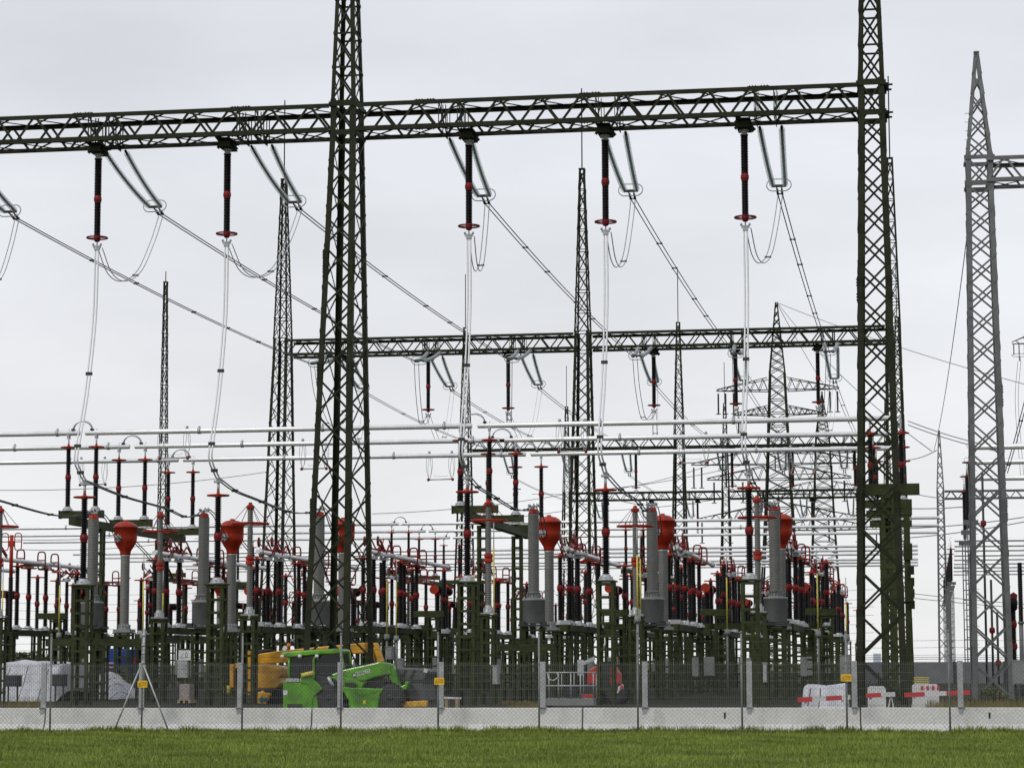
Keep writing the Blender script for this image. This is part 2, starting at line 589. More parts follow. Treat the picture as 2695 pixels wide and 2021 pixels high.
gm.use_nodes = True
n = gm.node_tree
b = n.nodes['Principled BSDF']
b.inputs['Roughness'].default_value = 0.6
b.inputs['Specular IOR Level'].default_value = 0.2
gg = n.nodes.new('ShaderNodeNewGeometry')
rr = n.nodes.new('ShaderNodeValToRGB')
els = rr.color_ramp.elements
els[0].position = 0.0; els[0].color = (0.105, 0.138, 0.02, 1)
els[1].position = 1.0; els[1].color = (0.27, 0.30, 0.075, 1)
x = els.new(0.55); x.color = (0.18, 0.238, 0.034, 1)
x = els.new(0.9); x.color = (0.21, 0.265, 0.046, 1)
n.links.new(gg.outputs['Random Per Island'], rr.inputs[0])
tn = n.nodes.new('ShaderNodeTexNoise'); tn.inputs['Scale'].default_value = 0.55; tn.inputs['Detail'].default_value = 5
n.links.new(gg.outputs['Position'], tn.inputs['Vector'])
mr = n.nodes.new('ShaderNodeMapRange'); mr.inputs['From Min'].default_value = .3; mr.inputs['From Max'].default_value = .7; mr.inputs['To Min'].default_value = .62; mr.inputs['To Max'].default_value = 1.35
n.links.new(tn.outputs[0], mr.inputs[0])
vs_ = n.nodes.new('ShaderNodeVectorMath'); vs_.operation = 'SCALE'
n.links.new(rr.outputs[0], vs_.inputs[0]); n.links.new(mr.outputs[0], vs_.inputs['Scale'])
t3 = n.nodes.new('ShaderNodeTexNoise'); t3.inputs['Scale'].default_value = 2.6; t3.inputs['Detail'].default_value = 4
n.links.new(gg.outputs['Position'], t3.inputs['Vector'])
m3 = n.nodes.new('ShaderNodeMapRange'); m3.inputs['From Min'].default_value = .56; m3.inputs['From Max'].default_value = .72; m3.inputs['To Max'].default_value = .6
n.links.new(t3.outputs[0], m3.inputs[0])
x3 = n.nodes.new('ShaderNodeMix'); x3.data_type = 'RGBA'
n.links.new(m3.outputs[0], x3.inputs[0]); n.links.new(vs_.outputs[0], x3.inputs[6])
x3.inputs[7].default_value = (0.20, 0.215, 0.055, 1)
n.links.new(x3.outputs[2], b.inputs['Base Color'])
me = grass_mesh()
me.materials.append(gm)
tag(part('grass', me), 'short green meadow grass with tufts along the concrete wall', 'grass', kind='stuff')

# ------------------------------------------------------------------ concrete wall and the two fences
def barrier(x0, x1, label, slot=None):
    b = MB()
    prof = [(-.06, -.02), (-.06, .045), (.085, .2), (.15, .585), (.165, .6), (.335, .6), (.35, .585), (.415, .2), (.56, .045), (.56, -.02)]
    n = len(prof)
    L = x1 - x0
    k = 14
    vs = []
    for i in range(k + 1):
        x = -L / 2 + L * i / k
        for y, z in prof:
            vs.append((x + random.uniform(-.002, .002) * (0 < i < k), y, z + random.uniform(-.002, .002)))
    fs = []
    for i in range(k):
        for j in range(n):
            l = (j + 1) % n
            fs.append((i * n + l, i * n + j, (i + 1) * n + j, (i + 1) * n + l))
    fs.append(tuple(range(n)))
    fs.append(tuple(range((k + 1) * n - 1, k * n - 1, -1)))
    b.add(vs, fs)
    c = fw((x0 + x1) / 2, 0)
    t = thing('concrete_barrier', label, 'barrier', c, FRZ, 'precast concrete barriers along the meadow')
    part('wall_block', b, CONC, t)
    if slot:
        part('lifting_slot', MB().box((slot - (x0 + x1) / 2, .112, .41), (.04, .02, .15)), INK, t)
    return t
jx = [-560, 115, 818, 1532, 2265, 3000]
bl = ['low concrete wall block cut off by the left picture edge', 'low concrete wall block behind the tripod fence post', 'low concrete wall block in front of the green telehandler bucket',
      'low concrete wall block in front of the grey lift basket', 'low concrete wall block running out at the right picture edge']
for i in range(5):
    barrier(ft(jx[i]) + .02, ft(jx[i + 1]) - .02, bl[i], {4: ft(2605), 3: ft(1907)}.get(i))

# welded wire panels on top of the wall
wp = [-150, 114, 372, 631, 895, 1161, 1429, 1698, 1973, 2250, 2529, 2812]
fx = [ft(p, .25) for p in wp]
t0 = thing('wire_panel_fence', 'galvanised welded wire panel fence standing on the concrete wall', 'fence', fw(0, .25), FRZ)
for x in fx:
    p = part('fence_post', cm('fence_post', GALV, lambda B: (B.box((0, 0, 1.17), (.135, .07, 1.14)))), None, t0, (x, 0, 0))
    part('foot_bracket', cm('foot_bracket', GALV, lambda B: (B.prism([(-.075, .608), (.075, .608), (.03, .36), (-.03, .36)], -.125, -.105), B.box((0, -.06, .612), (.17, .2, .018)), B.tube((-.03, -.13, .43), (-.03, -.1, .43), .016, 6), B.tube((.03, -.13, .5), (.03, -.1, .5), .016, 6))), None, p)
for i in range(len(fx) - 1):
    B = MB()
    a, c = fx[i] + .07, fx[i + 1] - .07
    k = round((c - a) / .05)
    r = .0026
    for j in range(k + 1):
        x = a + (c - a) * j / k
        B.box((x, 0, 1.175), (r * 2, r * 2, 1.1))
    for j in range(6):
        z = .64 + j * .2
        for y in (-.006, .006):
            B.box(((a + c) / 2, y, z + .02), (c - a, r * 2.2, r * 2.2))
    part('wire_panel', B, WIREG, t0)['kind'] = 'stuff'
# chain link fence in front
POSTG = mat('weathered post steel', (0.20, 0.205, 0.205), 0.55, 0.1, 0.2, 4, spec=.3)
cp = [-115, 132, 373, 637, 897, 1153, 1419, 1679, 1953, 2229, 2500, 2775]
OFFC = -.55
cx = [ft(p, OFFC) for p in cp]
t0 = thing('chain_link_fence', 'thin chain link fence with barbed strands in front of the concrete wall', 'fence', fw(0, OFFC), FRZ)
for i, x in enumerate(cx):
    part('fence_post', cm('pipe_post', POSTG, lambda B: (B.tube((0, 0, -.05), (0, 0, 2.44), .024, 10), B.lathe([(.03, 2.42), (.03, 2.46), (.01, 2.475)], 10), B.box((0, -.026, 1.88), (.06, .014, .03)), B.box((0, -.026, 1.7), (.06, .014, .03)))), None, t0, (x, 0, 0))
for i in range(len(cx) - 1):
    B = MB()
    a, c = cx[i] + .02, cx[i + 1] - .02
    L, Hh, p, r = c - a, 1.7, .105, .0034
    for sg in (1, -1):
        s0 = -Hh
        while s0 < L:
            # diagonal x = s0 + z*1.0 clipped
            za, zb = max(0, -s0), min(Hh, L - s0)
            if zb > za + .01:
                pa, pb = (s0 + za, za), (s0 + zb, zb)
                if sg < 0:
                    pa, pb = (L - pa[0], pa[1]), (L - pb[0], pb[1])
                B.bar((a + pa[0], sg * .003, pa[1] + .02), (a + pb[0], sg * .003, pb[1] + .02), r, r)
            s0 += p
    o = part('wire_netting', B, DARKM, t0)
    o['kind'] = 'stuff'
    for z in (1.88, 2.06, 2.23):
        B = MB()
        B.path(sag_pts((a, -.03, z), (c, -.03, z), .012, 6), .0035, 4)
        q = a + .1
        while q < c:
            B.bar((q, -.045, z - .012), (q + .012, -.015, z + .012), .003)
            q += .2
        part('barbed_strand', B, DARKM, t0)
x = cx[2]
for s in (-1, 1):
    B = MB().tube((x + s * .04, -.01, 1.66), (x + s * .73, -.03, -.03), .021, 8)
    B.box((x + s * .05, -.01, 1.66), (.07, .04, .06))
    part('stay_strut', B, GALV, t0)
B = MB().tube((x + .035, .0, 1.2), (x + .035, .0, 2.6), .028, 8)
for z in (1.72, 1.95, 2.15, 2.4):
    B.lathe([(.045, z), (.045, z + .05)], 8, (x + .02, 0, 0))
part('bracing_pipe', B, GALV, t0)

def warning_sign(px, py, label):
    P = fw(ft(px, OFFC - .06), OFFC - .06, 0)
    z = 1.7 - (py - 1745.0) * 61.4 / 6500
    t = thing('warning_sign', label, 'sign', P, FRZ, 'yellow high voltage warning signs')
    B = MB()
    w_, h_, r_ = .125, .085, .02
    pts = []
    for cx_, cz_, a0 in ((w_ - r_, h_ - r_, 0), (-w_ + r_, h_ - r_, 90), (-w_ + r_, -h_ + r_, 180), (w_ - r_, -h_ + r_, 270)):
        for k in range(5):
            a = math.radians(a0 + k * 22.5)
            pts.append((cx_ + math.cos(a) * r_, z + cz_ + math.sin(a) * r_))
    B.prism(pts, -.004, .004)
    part('plate', B, YELLOW, t)
    B = MB()
    T = [(-.105, z - .055), (-.035, z - .055), (-.07, z + .045)]
    for i in range(3):
        p, q = T[i], T[(i + 1) % 3]
        B.bar((p[0], -.0065, p[1]), (q[0], -.0065, q[1]), .003, .010, up=(0, 1, 0))
    B.bar((-.066, -.0065, z + .016), (-.074, -.0065, z - .012), .003, .008, up=(0, 1, 0))
    B.bar((-.074, -.0065, z - .010), (-.064, -.0065, z - .014), .003, .007, up=(0, 1, 0))
    B.bar((-.064, -.0065, z - .014), (-.071, -.0065, z - .042), .003, .007, up=(0, 1, 0))
    part('warning_triangle', B, INK, t)
    for s, dz in (('Hochspannung', .042), ('Vorsicht!', .012), ('Lebensgefahr', -.024)):
        text(s, .03, INK, t, (.045, -.0065, z + dz))
    return t
warning_sign(374, 1797, 'yellow high voltage sign hung on the tripod braced fence post')
warning_sign(1156, 1791, 'yellow high voltage sign on the fence post right of the telehandler bucket')
warning_sign(2229, 1784, 'yellow high voltage sign beside the tall right gantry tower')

# ------------------------------------------------------------------ lattice towers and beams
def lerp(a, b, t): return a + (b - a) * t
def lattice_tower(name, label, X, Y, knots, panels, m, detail, cat='tower', group=None, rod=0.0, leg_w=.24, bw=.085, peak=False):
    """knots: (z, width in x, depth in y); panels: per segment (panels on x faces, panels on y faces, horizontals?)"""
    t = thing(name, label, cat, (X, Y, 0), 0, group)
    for sx in (-1, 1):
        for sy in (-1, 1):
            B = MB()
            for k in range(len(knots) - 1):
                (z0, wx0, wy0), (z1, wx1, wy1) = knots[k][:3], knots[k + 1][:3]
                o0, o1 = (knots[k] + (0,))[3], (knots[k + 1] + (0,))[3]
                lw = leg_w if k < len(knots) - 2 else leg_w * (.7 if detail else .55)
                B.angle([(sx * wx0 / 2, sy * wy0 / 2 + o0, z0), (sx * wx1 / 2, sy * wy1 / 2 + o1, z1)], (-sx, 0, 0), (0, -sy, 0), lw, .022 if detail else .035)
            part('leg', B, m, t)
    faces = [('x', -1), ('x', 1), ('y', -1), ('y', 1)]
    G = MB()
    for fk, sgn in faces:
        J = MB()
        cnt = 0
        for k in range(len(knots) - 1):
            (z0, wx0, wy0), (z1, wx1, wy1) = knots[k][:3], knots[k + 1][:3]
            o0, o1 = (knots[k] + (0,))[3], (knots[k + 1] + (0,))[3]
            nx, ny, hor = panels[k]
            npn = nx if fk == 'x' else ny
            for i in range(npn):
                a0, a1 = i / npn, (i + 1) / npn
                if k == 0:
                    a0, a1 = a0 * (1 + .25 * (1 - a0)), a1 * (1 + .25 * (1 - a1))
                ya_, yb_ = lerp(o0, o1, a0), lerp(o0, o1, a1)
                za, zb = lerp(z0, z1, a0), lerp(z0, z1, a1)
                wxa, wxb = lerp(wx0, wx1, a0), lerp(wx0, wx1, a1)
                wya, wyb = lerp(wy0, wy1, a0), lerp(wy0, wy1, a1)
                if fk == 'x':   # face looking along y (spans x)
                    P = lambda s, ww, wy_, z, o: Vector((s * ww / 2, sgn * (wy_ / 2 + o) + (ya_ if z == za else yb_), z))
                    c = [P(-1, wxa, wya, za, .012), P(1, wxa, wya, za, -.02), P(-1, wxb, wyb, zb, -.02), P(1, wxb, wyb, zb, .012)]
                    h = [P(-1, wxa, wya, za, .012), P(1, wxa, wya, za, .012)]
                    upv = (0, 1, 0)
                else:
                    P = lambda s, ww, wy_, z, o: Vector((sgn * (ww / 2 + o), s * wy_ / 2 + (ya_ if z == za else yb_), z))
                    c = [P(-1, wxa, wya, za, .012), P(1, wxa, wya, za, -.02), P(-1, wxb, wyb, zb, -.02), P(1, wxb, wyb, zb, .012)]
                    h = [P(-1, wxa, wya, za, .012), P(1, wxa, wya, za, .012)]
                    upv = (1, 0, 0)
                if detail and k < 2 or detail and i == 0:
                    for q_ in c[:2]:
                        in_ = -1 if (q_.x if fk == 'x' else q_.y - ya_) > 0 else 1
                        if fk == 'x':
                            G.box(q_ + Vector((in_ * .13, 0, 0)), (.2, .016, .24))
                        else:
                            G.box(q_ + Vector((0, in_ * .13, 0)), (.016, .2, .24))
                segs = [(c[0], c[3]), (c[1], c[2])]
                if hor:
                    segs.append((h[0], h[1]))
                for p, q in segs:
                    if detail:
                        brace('brace', p, q, bw, .02, m, t, upv)
                    else:
                        J.bar(p, q, bw, .03, upv)
        if not detail:
            o = part('bracing', J, m, t)
            o['kind'] = 'stuff'
    if detail:
        part('gusset_plates', G, m, t)['kind'] = 'stuff'
    zt, wxt, wyt = knots[-1][:3]
    B = MB()
    B.box((0, 0, zt + .03), (wxt + .06, wyt + .06, .06))
    B.box((0, 0, zt - .35), (wxt + .05, wyt + .05, .05))
    part('cap_plate', B, m, t)
    if rod:
        B = MB().tube((0, 0, zt), (0, 0, zt + rod), .045, 6)
        part('lightning_rod', B, m, t)
    return t
def splices(t, X, knots, m, zs, leg_w=.2):
    me = cm('splice_plate', m, lambda B: (B.box((0, 0, 0), (.215, .03, 1.05)), [B.lathe([(.022, 0), (.022, .03)], 6, (sx_ * .06, -.015, z_), (0, -1, 0)) for sx_ in (-1, 1) for z_ in (-.42, -.3, -.18, .18, .3, .42)]))
    me2 = cm('splice_plate_side', m, lambda B: (B.box((0, 0, 0), (.03, .215, 1.05)), [B.lathe([(.022, 0), (.022, .03)], 6, (.015, sx_ * .06, z_), (1, 0, 0)) for sx_ in (-1, 1) for z_ in (-.42, -.3, -.18, .18, .3, .42)]))
    for z in zs:
        for k in range(len(knots) - 1):
            if knots[k][0] <= z <= knots[k + 1][0]:
                a = (z - knots[k][0]) / (knots[k + 1][0] - knots[k][0])
                wx, wy = lerp(knots[k][1], knots[k + 1][1], a), lerp(knots[k][2], knots[k + 1][2], a)
                yo = lerp((knots[k] + (0,))[3], (knots[k + 1] + (0,))[3], a)
                for sx in (-1, 1):
                    part('splice_plate', me, None, t, (sx * (wx / 2 - .1), -wy / 2 - .018 + yo, z))
                    part('splice_plate', me2, None, t, (sx * (wx / 2) + (.018 if sx > 0 else -.018), -wy / 2 + .1 + yo, z), (0, 0, 0) if sx > 0 else (0, 0, math.pi))
ZB, ZT = 24.05, 25.26       # chord levels of every beam
KN = [(0, 1.95, 4.9, -1.1), (ZB - .1, 1.08, 1.8), (ZT + .12, 1.05, 1.7), (37.3, .4, .44)]
PN = [(16, 12, False), (1, 1, True), (8, 8, True)]
TXL, TXR = -23.65, -1.5
tl = lattice_tower('gantry_tower', 'tall dark green lattice tower rising behind the green telehandler', TXL, 101, KN, PN, GREEN, True, group='front gantry towers')
splices(tl, TXL, KN, GREEN, (7.9, 13.6, 18.4))
tr = lattice_tower('gantry_tower', 'tall dark green lattice tower carrying the right end of the nearest beam', TXR, 101, KN, PN, GREEN, True, group='front gantry towers')
splices(tr, TXR, KN, GREEN, (7.9, 16.6))
for t in (tl, tr):
    for z in (ZB, ZT):
        part('collar_plate', cm('collar%.1f' % z, GREEN, lambda B: [B.box((0, sy * .89, 0), (1.22, .03, .2)) for sy in (-1, 1)] + [B.box((sx * .56, 0, 0), (.03, 1.74, .2)) for sx in (-1, 1)]), None, t, (0, 0, z))
B = MB()
for z in (ZB, ZT - .05):
    B.box((.72, -.6, z), (.3, .12, .06)); B.box((.7, .3, z), (.25, .12, .06)); B.box((.62, -.3, z - .02), (.12, 1.0, .14))
part('end_bracket', B, GREEN, tr)

def truss_beam(name, label, x0, x1, Y0, depth, zb, zt, m, detail, frames, group=None, pitch=1.75, cw=.19, bw=.105):
    t = thing(name, label, 'gantry beam', ((x0 + x1) / 2, Y0, zb), 0, group)
    L = x1 - x0
    H = zt - zb
    for y, sy in ((0, 1), (depth, -1)):
        for z, sz in ((0, 1), (H, -1)):
            B = MB().angle([(-L / 2, y, z), (L / 2, y, z)], (0, sy, 0), (0, 0, sz), cw, .025)
            part('chord', B, m, t)
    n = max(2, round(L / pitch))
    p = L / n
    J = MB()
    def mem(a, b, up):
        if detail:
            brace('brace', a, b, bw, .022, m, t, up)
        else:
            J.bar(a, b, bw, .03, up)
    for y in (.03, depth - .03):
        for i in range(n):
            xa = -L / 2 + i * p
            mem((xa + .04, y, .06), (xa + p / 2 - .02, y, H - .06), (0, 1, 0))
            mem((xa + p / 2 + .02, y, H - .06), (xa + p - .04, y, .06), (0, 1, 0))
    for z in (.03, H - .03):
        for i in range(n):
            xa = -L / 2 + i * p
            mem((xa + .02, .05, z), (xa + p - .02, depth - .05, z + .012), (0, 0, 1))
            mem((xa + .02, depth - .05, z - .012), (xa + p - .02, .05, z), (0, 0, 1))
    for fx_ in frames:
        x = fx_ - (x0 + x1) / 2
        for dx in (-.55, .25):
            for y in (.05, depth * .5, depth - .05):
                mem((x + dx, y, .02), (x + dx, y, H - .02), (1, 0, 0))
                mem((x + dx + .12, y, .02), (x + dx + .12, y, H - .02), (1, 0, 0))
            mem((x + dx, .05, .05), (x + dx, depth - .05, H - .05), (1, 0, 0))
            mem((x + dx, depth - .05, .05), (x + dx, .05, H - .05), (1, 0, 0))
            mem((x + dx, 0, -.03), (x + dx, depth + .1, -.03), (1, 0, 0))
    if not detail:
        part('bracing', J, m, t)['kind'] = 'stuff'
    else:
        for k in range(int((L - 4) // 7) + 1):
            xx = -L / 2 + 3 + k * 7
            for z in (H + .012, -.012):
                q = part('splice_plate', cm('chord_splice', m, lambda B: (B.box((0, 0, 0), (.9, .17, .02)), [B.lathe([(.022, 0), (.022, .045)], 6, (xx_, yy_, 0)) for xx_ in (-.36, -.24, -.12, .12, .24, .36) for yy_ in (-.05, .05)])), None, t, (xx, .08, z))
                if z < 0:
                    q.rotation_euler = (math.pi, 0, 0)
    return t
LANE = [-39.8, -34.2, -28.45, -18.0, -12.35, -6.6]
HANG = [-40.4, -34.7, -28.92, -18.38, -12.58, -6.76]
NEARS = [-41.3, -34.3, -27.7, -18.95, -12.3, -5.72]       # line lanes at the first gantry
truss_beam('gantry_beam', 'near green truss beam running out at the left picture edge', -45.1, TXL - .56, 100, 2.0, ZB, ZT, GREEN, True, NEARS[:3], 'front gantry beams')
truss_beam('gantry_beam', 'near green truss beam between the two tall lattice towers', TXL + .56, TXR - .56, 100, 2.0, ZB, ZT, GREEN, True, NEARS[3:], 'front gantry beams')
lattice_tower('gantry_tower', 'green lattice tower beyond the left end of the nearest beam', -45.75, 101, KN, PN, GREEN, False, group='front gantry towers')
# rear gantries
YG = [100, 174, 256.5, 339.5]
rowname = {1: 'second', 2: 'third', 3: 'fourth'}
XS = {1: [-45.75, -23.5, -1.4], 2: [-45.4, -23.4, -1.3], 3: [-45.2, -23.2, -1.2]}
XS[2][0] = at(1225, 1100, 257.5).x
XS[2][1] = at(1787, 1100, 257.5).x
XS[2][2] = 2 * XS[2][1] - XS[2][0]
XS[3][0] = at(1492, 1250, 340.5).x
XS[3][1] = XS[3][0] + 22.1
XS[3][2] = XS[3][0] + 44.2
words = ['left', 'middle', 'right']
for gi in (1, 2, 3):
    Yg = YG[gi]
    for j, X in enumerate(XS[gi]):
        lattice_tower('gantry_tower', '%s tower of the %s green gantry, lightning rod on top' % (words[j], rowname[gi]), X, Yg + 1, KN, PN, GREEN, False, group='rear gantry towers', rod=5.8 if gi > 1 else 6.0, leg_w=.2, bw=.06)
    for j in (0, 1):
        truss_beam('gantry_beam', '%s span of the %s green gantry beam' % (words[j * 2], rowname[gi]), XS[gi][j] + .56, XS[gi][j + 1] - .56, Yg, 2.0, ZB, ZT, GREEN, False, [XS[gi][j] + d for d in (4.9, 11.2, 17.6)], 'rear gantry beams', bw=.09)
# grey gantry on the right
PG = atz(2660, 409, ZT)
YGG = PG.y
XGG = at(2577, 450, YGG + 1).x
KG = [(0, 1.85, 4.2, -.5), (ZB - .1, 1.26, 1.8), (ZT + .05, 1.24, 1.75), (ZT + 5.2, .2, .2)]
tg = lattice_tower('gantry_tower', 'light grey lattice tower with pointed top near the right edge', XGG, YGG + 1, KG, [(17, 13, False), (1, 1, True), (5, 5, False)], GREYST, True)
splices(tg, XGG, KG, GREYST, (8.6, 13.9))
B = MB()
for i in range(60):
    B.box((-.66 + .0055 * i * .45, -1.6 + .013 * i * .5, 2.5 + i * .42), (.26, .02, .02))
part('step_bolts', B, GREYST, tg)['kind'] = 'stuff'
truss_beam('gantry_beam', 'light grey truss beam leaving the right picture edge', XGG + .3, XGG + 21, YGG, 2.0, ZB, ZT, GREYST, True, [XGG + 5])
for z in (ZB, ZT):
    part('collar_plate', cm('gcollar', GREYST, lambda B: [B.box((0, sy * .9, 0), (1.42, .03, .2)) for sy in (-1, 1)] + [B.box((sx * .66, 0, 0), (.03, 1.76, .2)) for sx in (-1, 1)]), None, tg, (0, 0, z))
KG2 = [(0, 1.5, 3.4), (ZB - .1, 1.02, 1.75), (ZT + .05, 1.02, 1.7), (ZT + 8.3, .2, .2)]
P2 = atz(2475, 1290, ZT)
lattice_tower('gantry_tower', 'small distant grey lattice tower between the tall green and grey towers', P2.x, P2.y + 1, KG2, [(17, 13, False), (1, 1, True), (6, 6, False)], GREYST, False)
truss_beam('gantry_beam', 'distant grey truss beam behind the grey tower', P2.x + .56, P2.x + 20, P2.y, 2.0, ZB, ZT, GREYST, False, [P2.x + 5])
# free lightning mast on the left
PM = ad(358, 610, 215)
lattice_tower('lightning_mast', 'slender green lightning mast standing alone left of the telehandler', PM.x, 215, [(0, 1.5, 1.5), (PM.z * .35, .85, .85), (PM.z, .34, .34)], [(9, 9, True), (15, 15, True)], GREEN, False, 'mast', rod=1.0, leg_w=.15, bw=.05)

# ------------------------------------------------------------------ insulator kit
DRED2 = mat('joint red', (0.165, 0.009, 0.008), 0.45, 0, 0.3, 1.9, spec=0.22)
def shed_profile(L, rc, rs, pitch, z0=0.0, taper=0.0):
    n = max(3, int(L / pitch))
    p = L / n
    pr = [(rc, z0)]
    for i in range(n):
        z = z0 + i * p
        k = 1 - taper * (i / n)
        pr += [(rc * k, z + p * .12), (rs * k, z + p * .42), (rs * .97 * k, z + p * .55), (rc * k, z + p * .92)]
    pr.append((rc * (1 - taper), z0 + L))
    return pr
def ins_mesh(L, rc, rs, pitch, m, taper=0.0, n=12):
    return cm('insulator_%.2f_%.3f_%.3f_%d' % (L, rs, pitch, n), m, lambda B: B.lathe(shed_profile(L, rc, rs, pitch, 0, taper), n))
def ring_mesh(R, r, m, spokes=2, dz=0.0, n=28):
    def f(B):
        B.ring((0, 0, 0), R, r, n, 6)
        for k in range(spokes):
            a = math.pi * k / spokes + .4
            d = Vector((math.cos(a), math.sin(a), 0)) * R
            B.bar(-d + Vector((0, 0, 0)), d, r * 1.1, r * .9)
        B.lathe([(.11, -.1), (.12, -.06), (.12, .06), (.07, .09), (.06, .18)], 12)
    return cm('ring_%.2f_%.3f_%d' % (R, r, spokes), m, f)
JOINT = lambda: cm('joint', DRED2, lambda B: B.lathe([(.12, -.17), (.15, -.15), (.15, -.12), (.174, -.05), (.174, .05), (.15, .12), (.15, .15), (.12, .17)], 10, smooth=False))
CONE = lambda: cm('base_cone', GALV, lambda B: (B.lathe([(.33, 0), (.33, .04), (.27, .06), (.19, .2), (.17, .25)], 14), [B.box((math.cos(a) * .25, math.sin(a) * .25, .1), (.05, .05, .12), a) for a in [k * math.pi / 4 for k in range(8)]]))

def pedestal(t, w, h, m, step=.52, leg=.13, batten=.1, detail=True, z0=0.0, y=0.0, x=0.0, plate=True):
    top = MB().box((0, 0, h - .03), (w + .14, w + .14, .06))
    if not plate:
        top = MB().box((0, 0, h - .06), (w, w, .04))
    p = part('pedestal', top, m, t, (x, y, 0))
    lk = 'pedleg_%.2f_%.2f_%.2f' % (w, h, leg)
    hw = w / 2
    if detail:
        for sx in (-1, 1):
            for sy in (-1, 1):
                part('leg', cm(lk + '%d%d' % (sx, sy), m, lambda B: B.angle([(sx * hw, sy * hw, 0), (sx * hw, sy * hw, h - .06)], (-sx, 0, 0), (0, -sy, 0), leg, .02)), None, p)
        n = int((h - .5) / step)
        bm = cm('batten_%.2f_%.2f' % (w, batten), m, lambda B: ([B.box((0, sy * (hw + .008), 0), (w - .02, .014, batten)) for sy in (-1, 1)], [B.box((sx * (hw + .008), 0, 0), (.014, w - .02, batten)) for sx in (-1, 1)]))
        for i in range(n + 1):
            part('batten', bm, None, p, (0, 0, h - .14 - i * step))
    else:
        def f(B):
            for sx in (-1, 1):
                for sy in (-1, 1):
                    B.angle([(sx * hw, sy * hw, 0), (sx * hw, sy * hw, h - .06)], (-sx, 0, 0), (0, -sy, 0), leg, .025)
            for i in range(int((h - .4) / step) + 1):
                z = h - .14 - i * step
                for sy in (-1, 1):
                    B.box((0, sy * (hw + .008), z), (w - .02, .014, batten))
                for sx in (-1, 1):
                    B.box((sx * (hw + .008), 0, z), (.014, w - .02, batten))
        part('lattice_frame', cm('pedframe_%.2f_%.2f_%.2f' % (w, h, step), m, f), None, p)['kind'] = 'stuff'
    return p
def stack(t, z, m=None, L1=1.55, L2=1.5, ring=True, rs=.145, rc=.1, R=.44, x=0.0, y=0.0, cone=True, joint=True, tip=True):
    """a two unit porcelain column standing at height z; returns top height"""
    m = m or BLACK
    if cone:
        part('base_cone', CONE(), None, t, (x, y, z)); z += .25
    part('lower_insulator', ins_mesh(L1, rc, rs, .085, m), None, t, (x, y, z)); z += L1
    if joint:
        part('joint', JOINT(), None, t, (x, y, z + .16)); z += .32
    part('upper_insulator', ins_mesh(L2, rc * .92, rs * .92, .085, m), None, t, (x, y, z)); z += L2
    if ring:
        part('grading_ring', ring_mesh(R, .036, RED), None, t, (x, y, z + .03))
        z += .2
    if tip:
        part('terminal', cm('post_terminal', GALV, lambda B: (B.tube((0, 0, -.05), (0, 0, .36), .06, 8), B.box((0, 0, .4), (.34, .2, .1)), B.lathe([(.05, 0), (.09, .05), (.09, .1), (.04, .14)], 8, (0, 0, .42)))), None, t, (x, y, z))
        z += .25
    return z

# ------------------------------------------------------------------ hanging insulators and glass strings
def hanging(label, X, Y, zb, detail=True, group='hanging black insulators', m=None):
    t = thing('hanging_insulator', label, 'insulator', (X, Y, zb), 0, group)
    part('hanger_bracket', cm('hanger_bracket', GREEN, lambda B: (B.box((0, 0, -.02), (.6, 1.6, .05)), B.prism([(-.3, -.02), (.3, -.02), (.2, -.3), (-.2, -.3)], -.5, -.47), B.prism([(-.3, -.02), (.3, -.02), (.2, -.3), (-.2, -.3)], .47, .5), B.box((0, 0, -.32), (.55, 1.25, .05)), B.bar((.1, -.1, -.05), (.42, -.1, -.42), .1, .2), B.bar((-.1, -.3, -.05), (-.36, -.3, -.36), .07, .12))), None, t)
    part('top_flange', cm('top_flange', GALV, lambda B: B.lathe([(.2, -.35), (.2, -.4), (.13, -.44), (.13, -.52), (.17, -.54), (.17, -.58)], 12)), None, t)
    part('upper_insulator', ins_mesh(1.6, .13, .165, .065, BLACK), None, t, (0, 0, -2.18))
    part('joint', JOINT(), None, t, (0, 0, -2.34))
    part('lower_insulator', ins_mesh(1.5, .12, .15, .065, BLACK), None, t, (0, 0, -4.0))
    def rg(B):
        B.ring((0, 0, -4.03), .44, .036, 28, 6)
        B.bar((-.44, 0, -4.03), (.44, 0, -4.03), .05, .04)
        B.lathe([(.1, -4.2), (.13, -4.15), (.15, -4.05), (.15, -3.98)], 12)
    part('grading_ring', cm('hang_ring', DRED, rg), None, t)
    part('clamp', cm('hang_clamp', GALV, lambda B: (B.tube((0, 0, -4.2), (0, 0, -4.35), .03, 8), B.box((0, 0, -4.42), (.34, .1, .1)), B.box((0, 0, -4.52), (.22, .14, .12)), [B.lathe([(.02, -.06), (.05, -.03), (.05, .03), (.02, .06)], 8, (sx * .17, 0, -4.33)) for sx in (-1, 1)])), None, t)
    return t
DISC = lambda: cm('glass_disc', GLASSI, lambda B: B.lathe([(.03, .05), (.06, .045), (.115, .02), (.145, -.012), (.14, -.03), (.09, -.02), (.03, -.03)], 14))
